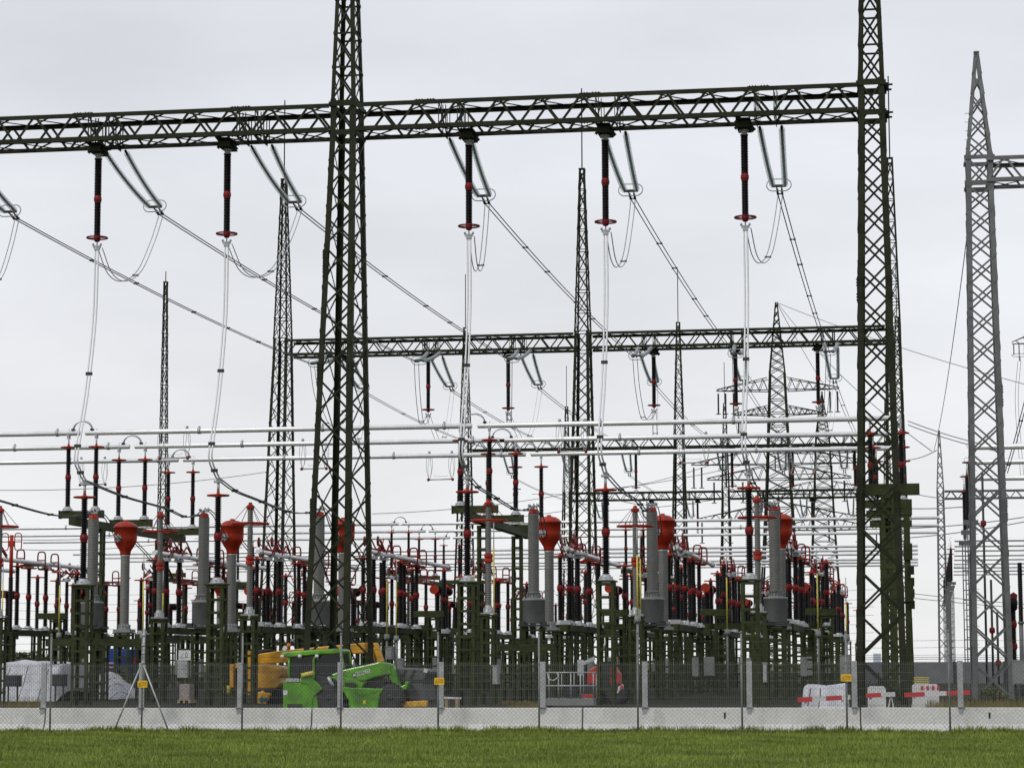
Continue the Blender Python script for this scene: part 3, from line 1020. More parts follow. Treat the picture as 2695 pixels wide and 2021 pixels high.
def string_pair(label, X, p_top, p_end, detail, group):
    """two glass strings from beam to yoke; p = (y, z)"""
    t = thing('glass_insulator_string', label, 'insulator string', (X, p_top[0], p_top[1]), 0, group)
    dy, dz = p_end[0] - p_top[0], p_end[1] - p_top[1]
    sg = 1 if dy > 0 else -1
    for s in (-1, 1):
        A = Vector((s * .46, 0, 0)); Bq = Vector((s * .27, dy, dz))
        pts = sag_pts(A, Bq, .15, 24)
        core = MB().path(pts, .062, 6)
        part('pin_chain', core, DARKM, t)
        nd = 30
        if detail:
            for k in range(nd):
                f = (k + 1.2) / (nd + 1.4) * 24
                i = int(f)
                q = pts[i].lerp(pts[min(i + 1, 24)], f - i)
                d = (pts[min(i + 1, 24)] - pts[i]).normalized()
                o = part('glass_disc', DISC(), None, t, q)
                o.rotation_mode = 'QUATERNION'
                o.rotation_quaternion = (-d).to_track_quat('Z', 'Y')
        else:
            B = MB()
            for k in range(nd):
                f = (k + 1.2) / (nd + 1.4) * 24
                i = int(f)
                q = pts[i].lerp(pts[min(i + 1, 24)], f - i)
                d = (pts[min(i + 1, 24)] - pts[i]).normalized()
                B.lathe([(.03, .05), (.115, .02), (.145, -.012), (.03, -.03)], 10, q, -d)
            part('glass_discs', B, GLASSI, t)['kind'] = 'stuff'
    d = Vector((0, dy, dz)).normalized()
    E_ = Vector((0, dy, dz))
    v = d.cross(Vector((1, 0, 0))).normalized()
    B = MB()
    B.bar(E_ + Vector((-.32, 0, 0)), E_ + Vector((.32, 0, 0)), .05, .12)
    for s in (-1, 1):
        B.bar(E_ + Vector((s * .12, 0, 0)), E_ + Vector((s * .1, 0, 0)) + d * .45, .05, .05)
        B.bar(E_ + Vector((s * .1, 0, 0)) + d * .4, E_ + Vector((s * .1, 0, 0)) + d * .85, .09, .09)
    part('yoke', B, DARKM, t)
    pts = []
    for k in range(28):
        a = 2 * math.pi * k / 28
        x = math.cos(a) * .3 + (.24 if math.cos(a) > 0 else -.24)
        pts.append(E_ - d * .1 + Vector((x, 0, 0)) + v * (math.sin(a) * .29))
    part('arcing_ring', MB().path(pts, .026, 6, True), GALV, t)
    return E_ + d * .85 + Vector((X, p_top[0], p_top[1]))
def twin(name, label, cat, pts, sep, r, m, group=None, spacers=(), k=8, smooth=True, r_sp=.05):
    P = smooth_pts(pts, k) if smooth else [Vector(p) for p in pts]
    o0 = P[0]
    t = thing(name, label, cat, o0, 0, group)
    sep = Vector(sep)
    for s in (-1, 1):
        part('conductor', MB().path([p - o0 + sep * (s * .5) for p in P], r, 6), m, t)
    for f in spacers:
        i = min(int(f * (len(P) - 1)), len(P) - 2)
        q = P[i] - o0
        B = MB().bar(q - sep * .62, q + sep * .62, r_sp, r_sp)
        for s in (-1, 1):
            B.box(q + sep * (s * .5), (r * 3.6, r * 3.6, r * 3.6))
        part('spacer', B, DARKM, t)
    return t
onames = ['first', 'second', 'third', 'fourth', 'fifth', 'sixth']
ends1 = []
for i, X in enumerate(NEARS):
    ends1.append(string_pair('pair of glass strings on the near beam, %s from the left' % onames[i], X, (102.05, ZB - .05), (107.9, 22.6), True, 'glass strings of the near gantry'))
for i, X in enumerate(HANG):
    lb = 'black insulator hung under the near beam beyond the left picture edge' if i == 0 else 'black insulator with red ring hung under the near beam, %s from the left' % onames[i - 1]
    hanging(lb, X, 101.0, ZB - .03)
FARS = [-41.65, -34.2, -27.6, -18.9, -12.05, -5.72]
ends2 = []
for i, X in enumerate(FARS):
    ends2.append(string_pair('pair of glass strings on the camera side of the second gantry, %s from the left' % onames[i], X, (173.9, ZB - .02), (168.3, 22.75), False, 'glass strings of the second gantry, camera side'))
LEAVE = [at(958, 1027, 182).x] + [ad(dx, 830, 182).x for dx in (975, 1165, 1415, 1608, 1803)]
ends3 = []
for i, X in enumerate(LEAVE):
    ends3.append(string_pair('pair of glass strings on the far side of the second gantry, %s from the left' % onames[i], X, (176.05, ZB - .05), (181.6, 22.4), False, 'glass strings of the second gantry, far side'))
H2 = [at(915, 1105, 175).x] + [ad(dx, 885, 175).x for dx in (925, 1098, 1413, 1590, 1768)]
for i, X in enumerate(H2):
    hanging('black insulator hung under the second gantry beam, %s from the left' % onames[i], X, 175.0, ZB - .03, group='hanging insulators of the second gantry')
for i in range(6):
    twin('line_conductor', 'twin overhead conductor between the first two gantries, %s from the left' % onames[i], 'conductor', sag_pts(ends1[i], ends2[i], .35, 16), (.2, 0, 0), .026, CABLE, 'overhead conductors between gantries one and two', (.06, .2, .35, .5, .65, .8, .93), smooth=False)
    e1, h = ends1[i], Vector((HANG[i], 101, ZB - 4.5))
    a, b_ = e1 - Vector((0, 0, .1)), h + Vector((.12, .05, 0))
    mid = [a.lerp(b_, f) - Vector((0, 0, s)) for f, s in ((.14, 1.0), (.36, 2.0), (.62, 2.05), (.84, 1.35))]
    twin('jumper_loop', 'drooping twin jumper loop below the near beam, %s from the left' % onames[i], 'conductor', [a] + mid + [b_], (.2, 0, 0), .022, GALV, 'jumper loops of the near gantry', (.45,))
    e2, h = ends2[i], Vector((H2[i], 175, ZB - 4.5))
    a = e2 - Vector((0, 0, .1))
    mid = [a.lerp(h, f) - Vector((0, 0, s)) for f, s in ((.12, 1.6), (.4, 2.6), (.75, 1.4))]
    twin('jumper_loop', 'twin jumper loop on the camera side of the second gantry, %s from the left' % onames[i], 'conductor', [a] + mid + [h], (.3, 0, 0), .022, CABLE, 'jumper loops of the second gantry, camera side', (.5,))
    e3 = ends3[i]
    mid = [e3.lerp(h, f) - Vector((0, 0, s)) for f, s in ((.2, 2.2), (.5, 3.0), (.8, 1.4))]
    twin('jumper_loop', 'pale twin jumper loop on the far side of the second gantry, %s from the left' % onames[i], 'conductor', [e3] + mid + [h], (.3, 0, 0), .02, LALU, 'jumper loops of the second gantry, far side', (.4,))
    ex = Vector((LEAVE[i] + 1.0, 253.2, 23.1))
    twin('line_conductor', 'twin overhead conductor between the second and third gantries, %s from the left' % onames[i], 'conductor', sag_pts(e3, ex, .8, 16), (.26, 0, 0), .024, CABLE, 'overhead conductors between gantries two and three', (.05, .2, .4, .6, .8), smooth=False)
    if i != 0:
        h = Vector((HANG[i], 101, ZB - 4.55))
        X = LANE[i]
        P = [h, Vector((lerp(h.x, X, .3), 100.4, 16.4)), Vector((lerp(h.x, X, .6) - .05, 99.3, 13.2)), Vector((X - .12, 98.1, 11.2)), Vector((X - .12, 97.7, 10.1)), Vector((X - .03, 98.2, 9.5)), Vector((X, 98.55, 9.28))]
        twin('dropper', 'pale twin down conductor from near beam to front post, %s from the left' % onames[i - 1], 'conductor', P, (.13, 0, 0), .037, LALU, 'down conductors of the near gantry', (.3, .58, .8), r_sp=.06)
# simplified strings and hangers of the third and fourth gantry
for gi in (2, 3):
    for j in (0, 1):
        for k, dx in enumerate((4.9, 11.2, 17.6)):
            X = XS[gi][j] + dx
            idx = j * 3 + k
            string_pair('tiny pair of glass strings on the %s gantry, %s from the left' % (rowname[gi], onames[idx]), X - .6, (YG[gi] + 2.05, ZB - .05), (YG[gi] + 5.0, 22.0), False, 'glass strings of the far gantries')
            hanging('tiny black insulator under the %s gantry, %s from the left' % (rowname[gi], onames[idx]), X + .6, YG[gi] + 1, ZB - .03, group='hanging insulators of the far gantries')
            if gi == 2:
                E3 = Vector((X - .6, YG[gi] + 5.8, 21.6))
                twin('line_conductor', 'thin overhead conductor between third and fourth gantries, %s from the left' % onames[idx], 'conductor', sag_pts(E3, Vector((X, 337, 23.2)), .8, 12), (.26, 0, 0), .024, CABLE, 'overhead conductors between gantries three and four', (), smooth=False)

# ------------------------------------------------------------------ front equipment, one column per lane
def onward(i):
    X = LANE[i]
    ya = 109 if i in (1, 4) else 103.5
    top = Vector((X, 98.5, 9.3))
    P = [top, Vector((X, (98.5 + ya) / 2, 8.98)), Vector((X + .1, ya + .2, 8.82)), Vector((X + .05, lerp(ya, 116, .5), 8.62)), Vector((X, lerp(ya, 116, .82), 8.8)), Vector((X, 115.8, 9.12))]
    if i == 0:
        P[0] = Vector((X, 97.9, 9.3))
    twin('connection', 'sagging twin conductor over the surge arrester, %s from the left' % onames[i], 'conductor', P, (.16, 0, 0), .03, CABLE, 'conductors over the surge arresters', (.22, .45, .62, .8))
    P = [Vector((X + .05, 116.2, 9.25)), Vector((X + .1, 117.6, 8.9)), Vector((X + .02, 119.4, 8.1)), Vector((X - .14, 120.42, 8.02))]
    twin('connection', 'short twin conductor from grey column to red head, %s from the left' % onames[i], 'conductor', P, (.16, 0, 0), .026, CABLE, 'conductors to the red heads', ())
    P = [Vector((X + .25, 121.5, 8.0)), Vector((X + .3, 123.5, 7.4)), Vector((X + .2, 125.6, 6.9)), Vector((X - .1, 127.2, 7.35))]
    twin('connection', 'twin conductor from red head to the disconnector, %s from the left' % onames[i], 'conductor', P, (.16, 0, 0), .026, CABLE, 'conductors from the red heads to disconnectors', ())
def front_post(i):
    t = thing('post_insulator', 'front row black post insulator on green lattice pedestal, %s from the left' % onames[i - 1], 'insulator', (LANE[i], 98.5, 0), 0, 'front row post insulators')
    pedestal(t, .7, 4.98, GREEN2)
    stack(t, 4.98, L1=1.53, L2=1.5, rs=.165, rc=.105)
def arrester(i):
    y = 109 if i in (1, 4) else 103.5
    t = thing('surge_arrester', 'slim grey surge arrester with wide red ring, %s from the left' % onames[i], 'arrester', (LANE[i], y, 0), 0, 'grey surge arresters')
    pedestal(t, .62, 3.75, GREEN2)
    part('base_cone', cm('arrester_cone', GALV, lambda B: (B.box((0, 0, .02), (.62, .62, .04)), B.lathe([(.25, .04), (.2, .12), (.15, .33), (.15, .36)], 12), [B.box((math.cos(a) * .2, math.sin(a) * .2, .15), (.05, .02, .2), a) for a in [k * math.pi / 4 for k in range(8)]])), None, t, (0, 0, 3.78))
    part('lower_insulator', ins_mesh(1.8, .11, .145, .08, GREYI, 0, 14), None, t, (0, 0, 4.14))
    part('joint', cm('arrester_joint', RED, lambda B: B.lathe([(.12, 0), (.19, .03), (.19, .13), (.15, .17), (.15, .21), (.19, .25), (.19, .37), (.12, .4)], 12, smooth=False)), None, t, (0, 0, 5.94))
    part('upper_insulator', ins_mesh(2.0, .105, .135, .08, GREYI, 0, 14), None, t, (0, 0, 6.34))
    part('cap', cm('arrester_cap', RED, lambda B: B.lathe([(.12, 0), (.18, .03), (.18, .15), (.1, .2), (.07, .3)], 12, smooth=False)), None, t, (0, 0, 8.34))
    z = 7.72
    part('grading_ring', cm('arrester_ring', RED, lambda B: (B.ring((0, 0, 0), .8, .042, 36, 6), B.bar((-.8, 0, 0), (.8, 0, 0), .05, .03))), None, t, (0, 0, z))
    me = cm('hanger_rod', DRED, lambda B: B.tube((.13, 0, 8.5 - z), (.8, 0, 0), .013, 5))
    for k in range(6):
        part('hanger_rod', me, None, t, (0, 0, z), (0, 0, k * math.pi / 3 + .3))
def voltage_transformer(i):
    t = thing('voltage_transformer', 'thick grey ribbed column on a grey tank, %s from the left' % onames[i], 'transformer', (LANE[i], 116, 0), 0, 'grey voltage transformers')
    pedestal(t, .95, 3.4, GREEN2, step=.5, leg=.15)
    part('platform', cm('vt_platform', DARKM, lambda B: (B.box((0, 0, .08), (1.3, 1.3, .1)), B.box((-.5, -.45, .2), (.25, .25, .14)), B.box((.55, -.3, .18), (.2, .3, .12)))), None, t, (0, 0, 3.4))
    part('tank', cm('vt_tank', TANK, lambda B: B.lathe([(.5, 0), (.535, .02), (.535, 1.06), (.56, 1.07), (.56, 1.17), (.3, 1.2)], 28)), None, t, (0, 0, 3.56))
    part('neck_flange', cm('vt_neck', TANK, lambda B: (B.lathe([(.34, 0), (.34, .05), (.29, .06), (.28, .24), (.33, .26), (.33, .3)], 20), [B.box((math.cos(a) * .32, math.sin(a) * .32, .14), (.07, .025, .17), a) for a in [k * math.pi / 8 for k in range(16)]])), None, t, (0, 0, 4.74))
    part('insulator', ins_mesh(3.72, .25, .276, .072, GREYI, 0, 20), None, t, (0, 0, 5.03))
    part('cap', cm('vt_cap', RED, lambda B: B.lathe([(.25, 0), (.25, .06), (.22, .08), (.22, .2), (.12, .24)], 16)), None, t, (0, 0, 8.75))
    part('terminal', cm('vt_terminal', GALV, lambda B: (B.box((0, 0, .1), (.4, .12, .1)), B.tube((0, 0, 0), (0, 0, .2), .05, 8), B.lathe([(.05, 0), (.09, .05), (.05, .12)], 8, (-.2, 0, .12)), B.lathe([(.05, 0), (.09, .05), (.05, .12)], 8, (.2, 0, .12)))), None, t, (0, 0, 8.98))
def pot_profile():
    return [(.25, 0), (.27, .03), (.27, .14), (.31, .24), (.43, .42), (.53, .6), (.575, .76), (.585, .9), (.585, 1.36), (.62, 1.37), (.62, 1.44), (.575, 1.47), (.50, 1.57), (.34, 1.66), (.14, 1.7), (.11, 1.7), (.11, 1.77), (0, 1.77)]
def current_transformer(X, Y, label, group, detail=True):
    t = thing('current_transformer', label, 'transformer', (X, Y, 0), 0, group)
    pedestal(t, .8, 3.3, GREEN2, step=.55, detail=detail)
    part('base_flange', cm('ct_base', TANK, lambda B: (B.box((0, 0, .08), (.9, .9, .14)), B.lathe([(.33, .14), (.33, .2), (.27, .22), (.25, .42)], 16), [B.box((math.cos(a) * .29, math.sin(a) * .29, .3), (.06, .02, .2), a) for a in [k * math.pi / 6 for k in range(12)]])), None, t, (0, 0, 3.3))
    part('insulator', ins_mesh(3.45, .22, .243, .072, GREYI, 0, 18), None, t, (0, 0, 3.72))
    part('collar', cm('ct_collar', GALV, lambda B: B.lathe([(.22, 0), (.245, .02), (.245, .1)], 16)), None, t, (0, 0, 7.13))
    h = part('head', cm('ct_head', RED, lambda B: (B.lathe(pot_profile(), 32), [B.lathe([(.022, 0), (.022, .03)], 6, (math.cos(a) * .6, math.sin(a) * .6, 1.435)) for a in [k * math.pi / 16 for k in range(32)]])), None, t, (0, 0, 7.22))
    def tf(B):
        B.lathe([(.17, 0), (.17, .06), (.12, .08)], 10, (-.2, -.53, .83), (-.3, -1, 0))
        B.box((-.26, -.65, .9), (.26, .1, .16))
        for k in range(8):
            a = k * math.pi / 4
            B.box((-.22 + math.cos(a) * .17, -.57, .83 + math.sin(a) * .17), (.05, .08, .05))
    part('terminal_flange', cm('ct_terminal', GALV, tf), None, h)
    part('terminal_flange', cm('ct_terminal2', GALV, lambda B: (B.lathe([(.15, 0), (.15, .12)], 10, (.2, .52, .78), (.3, 1, 0)), B.box((.26, .62, .82), (.2, .1, .12)))), None, h)
for i in range(6):
    if i:
        front_post(i)
    arrester(i)
    voltage_transformer(i)
    current_transformer(LANE[i], 121, 'red headed current transformer on a grey column, %s from the left' % onames[i], 'red headed current transformers')
    onward(i)

# ------------------------------------------------------------------ disconnectors, breakers and tube runs
def bench_mesh(y0, y1, h):
    def f(B):
        for x in (-.28, .28):
            B.box((x, (y0 + y1) / 2, h - .16), (.1, y1 - y0, .32))
        for y in np.arange(y0 + .3, y1, 1.1):
            B.box((0, y, h - .16), (.5, .1, .26))
        B.box((0, y0 + .05, h - .16), (.66, .1, .36))
        for yc in (y0 + 1.0, y1 - 1.0):
            for sx in (-1, 1):
                for sy in (-1, 1):
                    B.angle([(sx * .33, yc + sy * .33, 0), (sx * .33, yc + sy * .33, h - .32)], (-sx, 0, 0), (0, -sy, 0), .12, .02)
            z = h - .5
            while z > .1:
                for sy in (-1, 1):
                    B.box((0, yc + sy * .335, z), (.6, .014, .1))
                for sx in (-1, 1):
                    B.box((sx * .335, yc, z), (.014, .6, .1))
                z -= .55
    return f
def scissor(B, y0, L, z):
    """folded double pantograph arms, corona discs and cross tubes"""
    for x in (-.3, .3):
        zz = [z, z + .55, z + .1, z + .65, z + .15]
        for k in range(4):
            B.tube((x, y0 + L * k / 4, zz[k]), (x * .8, y0 + L * (k + 1) / 4, zz[k + 1]), .055, 6)
            B.tube((x * .75, y0 + L * k / 4, zz[k] + .3 * (k % 2)), (x * .7, y0 + L * (k + 1) / 4, z + .35), .042, 5)
        B.lathe([(.16, -.04), (.27, -.025), (.27, .025), (.16, .04)], 16, (x * 1.2, y0 + .1, z + .72), (1, 0, 0))
        B.lathe([(.12, -.03), (.19, -.015), (.19, .015), (.12, .03)], 14, (x * 1.3, y0 + .5, z + .25), (1, .3, 0))
        B.tube((x * 1.2, y0 + .1, z + .72), (x, y0 + L * .25, z + .35), .03, 5)
    for k in range(1, 4):
        B.tube((-.3, y0 + L * k / 4, z + .35), (.3, y0 + L * k / 4, z + .35), .045, 5)
    B.tube((.1, y0 + L * .4, z + .1), (.25, y0 + L * .45, z + .95), .03, 5)
def hoop(B, x, y, z, w, h, r=.022):
    pts = []
    for k in range(24):
        a = 2 * math.pi * k / 24
        c, s = math.cos(a), math.sin(a)
        pts.append((x + math.copysign(abs(c) ** .5, c) * w / 2, y, z + math.copysign(abs(s) ** .5, s) * h / 2))
    B.path(pts, r, 5, True)
    B.tube((x - w / 2, y, z), (x + w / 2, y, z), r * .9, 5)
def disconnector(X, Y, label, group, h=3.65):
    t = thing('disconnector', label, 'disconnector', (X, Y, 0), 0, group)
    part('bench', cm('bench_%.2f' % h, GREEN2, bench_mesh(-1.2, 13.2, h)), None, t)
    pos = [(-.32, 0, True), (.05, .9, False), (.3, 2.3, False), (-.35, 4.6, False), (.38, 6.2, True), (-.05, 9.2, True), (.25, 11.2, True)]
    for (x, y, rg) in pos:
        stack(t, h, x=x, y=y, ring=rg, L1=1.5, L2=1.45, rs=.15, tip=False)
    part('scissor_arms', cm('scissor_arms', DRED2, lambda B: scissor(B, .4, 4.6, 3.75)), None, t, (0, 0, h))['kind'] = 'stuff'
    hm = cm('contact_hoop', DRED2, lambda B: hoop(B, 0, 0, 0, .46, 1.0, .045))
    for x, y, z in ((-.35, 8.6, 4.1), (.25, 10.4, 4.05), (.4, 12.2, 4.0)):
        part('contact_hoop', hm, None, t, (x, y, h + z))
    part('contact_arm', cm('contact_arm', DRED2, lambda B: (B.box((0, 9.6, 3.75), (.5, 1.6, .1)), B.tube((-.2, 8.2, 3.7), (.3, 12.4, 3.9), .05, 6))), None, t, (0, 0, h))
    tb = cm('terminal_block', GALV, lambda B: (B.box((0, 0, 0), (.42, .44, .17)), B.box((.1, 0, .1), (.14, .3, .1)), B.tube((-.15, -.2, .1), (-.15, .2, .1), .04, 6)))
    for x, y, z in ((.02, .9, 3.62), (.3, 2.3, 3.6), (-.05, 9.2, 3.66), (.25, 11.2, 3.7)):
        part('terminal_block', tb, None, t, (x, y, h + z))
    sm_ = cm('strap', GALV, lambda B: B.tube((0, 0, 0), (.55, 1.4, .02), .024, 5))
    for k in range(4):
        part('flexible_strap', sm_, None, t, (.2, 1.2 + .12 * k, h + 3.72 + .03 * k))
    part('drive_box', cm('drive_box', GALV, lambda B: B.box((0, 0, 0), (.5, .3, .24))), None, t, (.1, -.9, h + .12))
    part('drive_box', cm('drive_box', GALV, lambda B: None), None, t, (-.2, 4.5, h + .12))
    part('drive_rod', cm('drive_rod', GALV, lambda B: B.tube((0, 0, 0), (0, 13.2, 0), .03, 6)), None, t, (.2, -.6, h + .1))
    part('control_cabinet', cm('disc_cabinet', TANK, lambda B: (B.box((0, 0, 0), (.3, .5, 1.0)), B.box((-.16, 0, 0), (.03, .44, .9)))), None, t, (.5, 5.8, 1.5))
    return t
def breaker(X, Y, label, group, h=3.6):
    t = thing('circuit_breaker', label, 'breaker', (X, Y, 0), 0, group)
    part('bench', cm('bbench', GREEN2, bench_mesh(-2.4, 2.4, h)), None, t)
    for y in (-1.3, 1.3):
        part('support_insulator', ins_mesh(1.9, .13, .18, .09, BLACK), None, t, (0, y, h + .2))
        part('base_cone', CONE(), None, t, (0, y, h - .02))
        part('joint', JOINT(), None, t, (0, y, h + 2.2))
    def ch(B):
        B.lathe(shed_profile(1.9, .17, .24, .09), 14, (0, -2.15, 0), (0, 1, 0))
        B.lathe(shed_profile(1.9, .17, .24, .09), 14, (0, .25, 0), (0, 1, 0))
    part('chamber', cm('breaker_chamber', BLACK, ch), None, t, (0, 0, h + 2.45))
    part('end_flange', cm('breaker_flange', RED, lambda B: B.lathe([(.27, 0), (.27, .05), (.2, .06), (.2, .16), (.26, .17), (.26, .22)], 16, (0, 0, 0), (0, 1, 0))), None, t, (0, -2.38, h + 2.45))
    part('end_flange', cm('breaker_flange', RED, lambda B: None), None, t, (0, 2.15, h + 2.45))
    part('gear_housing', cm('gear_housing', DRED, lambda B: B.box((0, 0, 0), (.5, .5, .42))), None, t, (0, 0, h + 2.45))
    part('control_cabinet', cm('breaker_cabinet', TANK, lambda B: (B.box((.1, -1.6, 1.5), (.6, .4, 1.1)), B.box((.1, -1.81, 1.5), (.5, .02, 1.0)))), None, t)
    return t
def tube_run(X, y0, y1, z, label, group, r=.125):
    t = thing('tube_conductor', label, 'conductor', (X, y0, z), 0, group)
    part('tube', MB().tube((0, 0, 0), (0, y1 - y0, 0), r, 12), ALU, t)
    part('clamp', MB().lathe([(r * 1.35, -.12), (r * 1.35, .12)], 10, (0, .6, 0), (0, 1, 0)).lathe([(r * 1.35, -.12), (r * 1.35, .12)], 10, (0, y1 - y0 - .5, 0), (0, 1, 0)), GALV, t)
    return t
LANES2 = [-61.9, -56.3, -50.5] + LANE
for i, X in enumerate(LANES2):
    nm = ['left edge group, outer', 'left edge group, middle', 'left edge group, inner'][i] if i < 3 else onames[i - 3] + ' from the left'
    if i > 0:
        disconnector(X, 127, 'red armed disconnector on black insulators, %s' % nm, 'red armed disconnectors')
        breaker(X + .1, 146.5, 'black chamber breaker with red end flanges, %s' % nm, 'black chamber circuit breakers')
    tube_run(X + .2, 125.2, 148.5, 7.52, 'silver tube running back above the disconnectors, %s' % nm, 'silver tube runs above the disconnectors')
def simple_post(X, Y, label, group, h=3.6, L=3.3, ring=True, w=.55):
    t = thing('post_insulator', label, 'insulator', (X, Y, 0), 0, group)
    pedestal(t, w, h, GREEN2, detail=False)
    part('base_cone', CONE(), None, t, (0, 0, h))
    part('insulator', ins_mesh(L, .1, .145, .11, BLACK, 0, 10), None, t, (0, 0, h + .25))
    part('joint', JOINT(), None, t, (0, 0, h + .25 + L / 2))
    if ring:
        part('grading_ring', ring_mesh(.42, .036, RED), None, t, (0, 0, h + .3 + L))
    return t
rows = [(140, LANES2[1:], 1.5, 'black post insulator standing between the near disconnectors', 'post insulators between the disconnectors'),
        (145, LANES2[1:], -1.4, 'black post insulator standing beside the near breakers', 'post insulators beside the breakers'),
        (163.5, LANES2[1:], -1.2, 'black post insulator between the disconnectors before the second gantry', 'post insulators between the rear disconnectors'),
        (173, LANES2[1:], 1.1, 'black post insulator directly below the second gantry', 'post insulators below the second gantry'),
        (153, LANES2, .1, 'ringed black post insulator right behind the breakers', 'post insulators behind the breakers'),
        (168, LANES2[1:], -.3, 'black post insulator just before the second gantry', 'post insulators before the second gantry'),
        (189, LANES2[1:], .3, 'black post insulator just beyond the second gantry', 'post insulators beyond the second gantry'),
        (207, [-67.0, -61.9, -56.3] + LANE, .2, 'small distant black post insulator midway to the third gantry', 'post insulators midway to the third gantry'),
        (234, [-67.0, -61.9, -56.3] + LANE, 0, 'small distant black post insulator under the second busbar set', 'post insulators under the second busbar set'),
        (270, [-56.3] + LANE, 0, 'tiny far black post insulator beyond the third gantry', 'post insulators beyond the third gantry')]
for Y, xs, dx, lb, gp in rows:
    for k, X in enumerate(xs):
        simple_post(X + dx, Y, '%s, %s from the left' % (lb, ORD[k]), gp, 3.4 + .3 * random.random())
for j, X in enumerate((-68.2, -62.1, -56.4)):
    current_transformer(X, 196, 'small distant red headed current transformer, %s from the left' % onames[j], 'distant red headed current transformers', False)
for j, X in enumerate(LANES2[1:]):
    disconnector(X + .3, 157, 'red armed disconnector just before the second gantry, %s from the left' % ORD[j], 'disconnectors before the second gantry')
    breaker(X, 181, 'black chamber breaker beyond the second gantry, %s from the left' % ORD[j], 'breakers beyond the second gantry')
for j, X in enumerate(LANES2[1:]):
    t = thing('lattice_stand', 'green lattice stand with box beam behind the current transformers, %s from the left' % ORD[j], 'steel stand', (X + 1.6, 136.5, 0), 0, 'lattice stands behind the current transformers')
    pedestal(t, .7, 4.3, GREEN2, detail=False)
    part('box_beam', cm('box_beam', GREEN2, lambda B: B.box((0, 0, 0), (1.7, .4, .34))), None, t, (-.3, 0, 4.47))
for j, X in enumerate((-28.4, -18.0, -12.4, -6.6)):
    disconnector(X, 200, 'small distant disconnector with red arms, %s from the left' % onames[j], 'distant disconnectors')
for j, X in enumerate((-56.3, -50.5, -34.2)):
    disconnector(X, 212, 'faint distant red armed disconnector left of the lattice tower, %s from the left' % onames[j], 'distant disconnectors on the left')
# low cross beams on ladder columns
def cross_beam(x0, x1, Y, z, label):
    t = thing('support_frame', label, 'steel frame', ((x0 + x1) / 2, Y, 0), 0, 'low green support frames')
    L = x1 - x0
    part('beam', MB().box((0, 0, z - .17), (L, .3, .34)), GREEN2, t)
    for s in (-1, 0, 1):
        pedestal(t, .6, z - .34, GREEN2, detail=False, x=s * (L / 2 - .6), plate=False)
for k, (x0, x1, Y, z, lb) in enumerate(((-63, -49, 118, 3.3, 'low green support frame at the left picture edge'), (-41, -27.5, 139.3, 3.9, 'low green support frame left of the tall tower'), (-19.5, -5.5, 139.3, 3.9, 'low green support frame right of the tall tower'),
                                       (-41, -35.6, 113, 2.9, 'lower green frame under the left grey tanks'), (-19.3, -16.6, 113, 2.6, 'lower green frame under the right grey tanks'), (-19.5, -5.5, 160, 4.0, 'green frame far behind the right breakers'), (-41, -27.5, 160, 4.0, 'green frame far behind the left breakers'))):
    cross_beam(x0, x1, Y, z, lb)
# yellow earthing rods
for k, (px, ya, yb, Y) in enumerate(((5, 1535, 1668, 122), (155, 1540, 1664, 124), (376, 1530, 1664, 108), (428, 1560, 1640, 119), (1018, 1530, 1668, 124), (1043, 1530, 1672, 128), (1248, 1512, 1650, 121), (1300, 1440, 1690, 106), (1678, 1460, 1620, 106), (1686, 1470, 1615, 112), (1914, 1520, 1655, 124), (2153, 1510, 1660, 121), (2228, 1590, 1668, 112))):
    a, c = at(px, ya, Y), at(px, yb, Y)
    t = thing('earthing_rod', 'thin upright yellow earthing rod, %s from the left' % (ORD + ['thirteenth'])[k], 'rod', (c.x, Y, 0), 0, 'yellow earthing rods')
    part('sleeve', MB().tube((0, 0, c.z), (0, 0, a.z), .034, 8), YROD, t)
    part('tip', MB().tube((0, 0, a.z), (0, 0, a.z + 1.2), .022, 6), GALV, t)
    part('stand', MB().tube((0, 0, 0), (0, 0, c.z), .05, 8).lathe([(.12, 0), (.15, .1), (.12, .3)], 8, (0, 0, c.z - .3)), TANK, t)
t = thing('contact_mast', 'red contact mast with two upright hoops at the left edge', 'contact', (at(27, 1600, 124).x, 124, 0))
zt_ = at(27, 1408, 124).z
pedestal(t, .5, 3.4, GREEN2, detail=False)
part('insulator', ins_mesh(zt_ - 3.4 - 2.2, .1, .14, .1, BLACK), None, t, (0, 0, 3.4))
part('mast_tube', MB().tube((0, 0, zt_ - 2.2), (0, 0, zt_), .1, 10).box((0, 0, zt_ - .45), (.3, .2, .3)), RED, t)
B = MB(); hoop(B, -.36, 0, zt_ - .35, .38, .9, .03); hoop(B, .36, 0, zt_ - .35, .38, .9, .03)
part('hoop_frame', B, RED, t)

# ------------------------------------------------------------------ busbars
YB = [134.0, 143.0, 153.0]
ZBUS = 14.76
STX = [-46.7, -24.06, -1.6]
bname = ['front', 'middle', 'rear']
sname = ['left', 'middle', 'right']
def bus_post(X, Y, z0, label, group):
    t = thing('busbar_post', label, 'insulator', (X, Y, z0), 0, group)
    part('base_cone', CONE(), None, t)
    part('lower_insulator', ins_mesh(1.5, .115, .16, .085, BLACK), None, t, (0, 0, .25))
    part('joint', JOINT(), None, t, (0, 0, 1.91))
    part('upper_insulator', ins_mesh(1.5, .105, .15, .085, BLACK), None, t, (0, 0, 2.07))
    part('grading_ring', ring_mesh(.42, .036, RED), None, t, (0, 0, 3.62))
    part('saddle', cm('saddle', GALV, lambda B: (B.tube((0, 0, 3.7), (0, 0, 4.05), .05, 8), B.box((0, 0, 4.22), (.12, .3, .24)), B.ring((0, 0, 4.4), .14, .02, 14, 5, (1, 0, 0)), B.path([(0, 0, 4.5), (0, 0, 4.62), (.05, 0, 4.68)], .018, 5))), None, t)
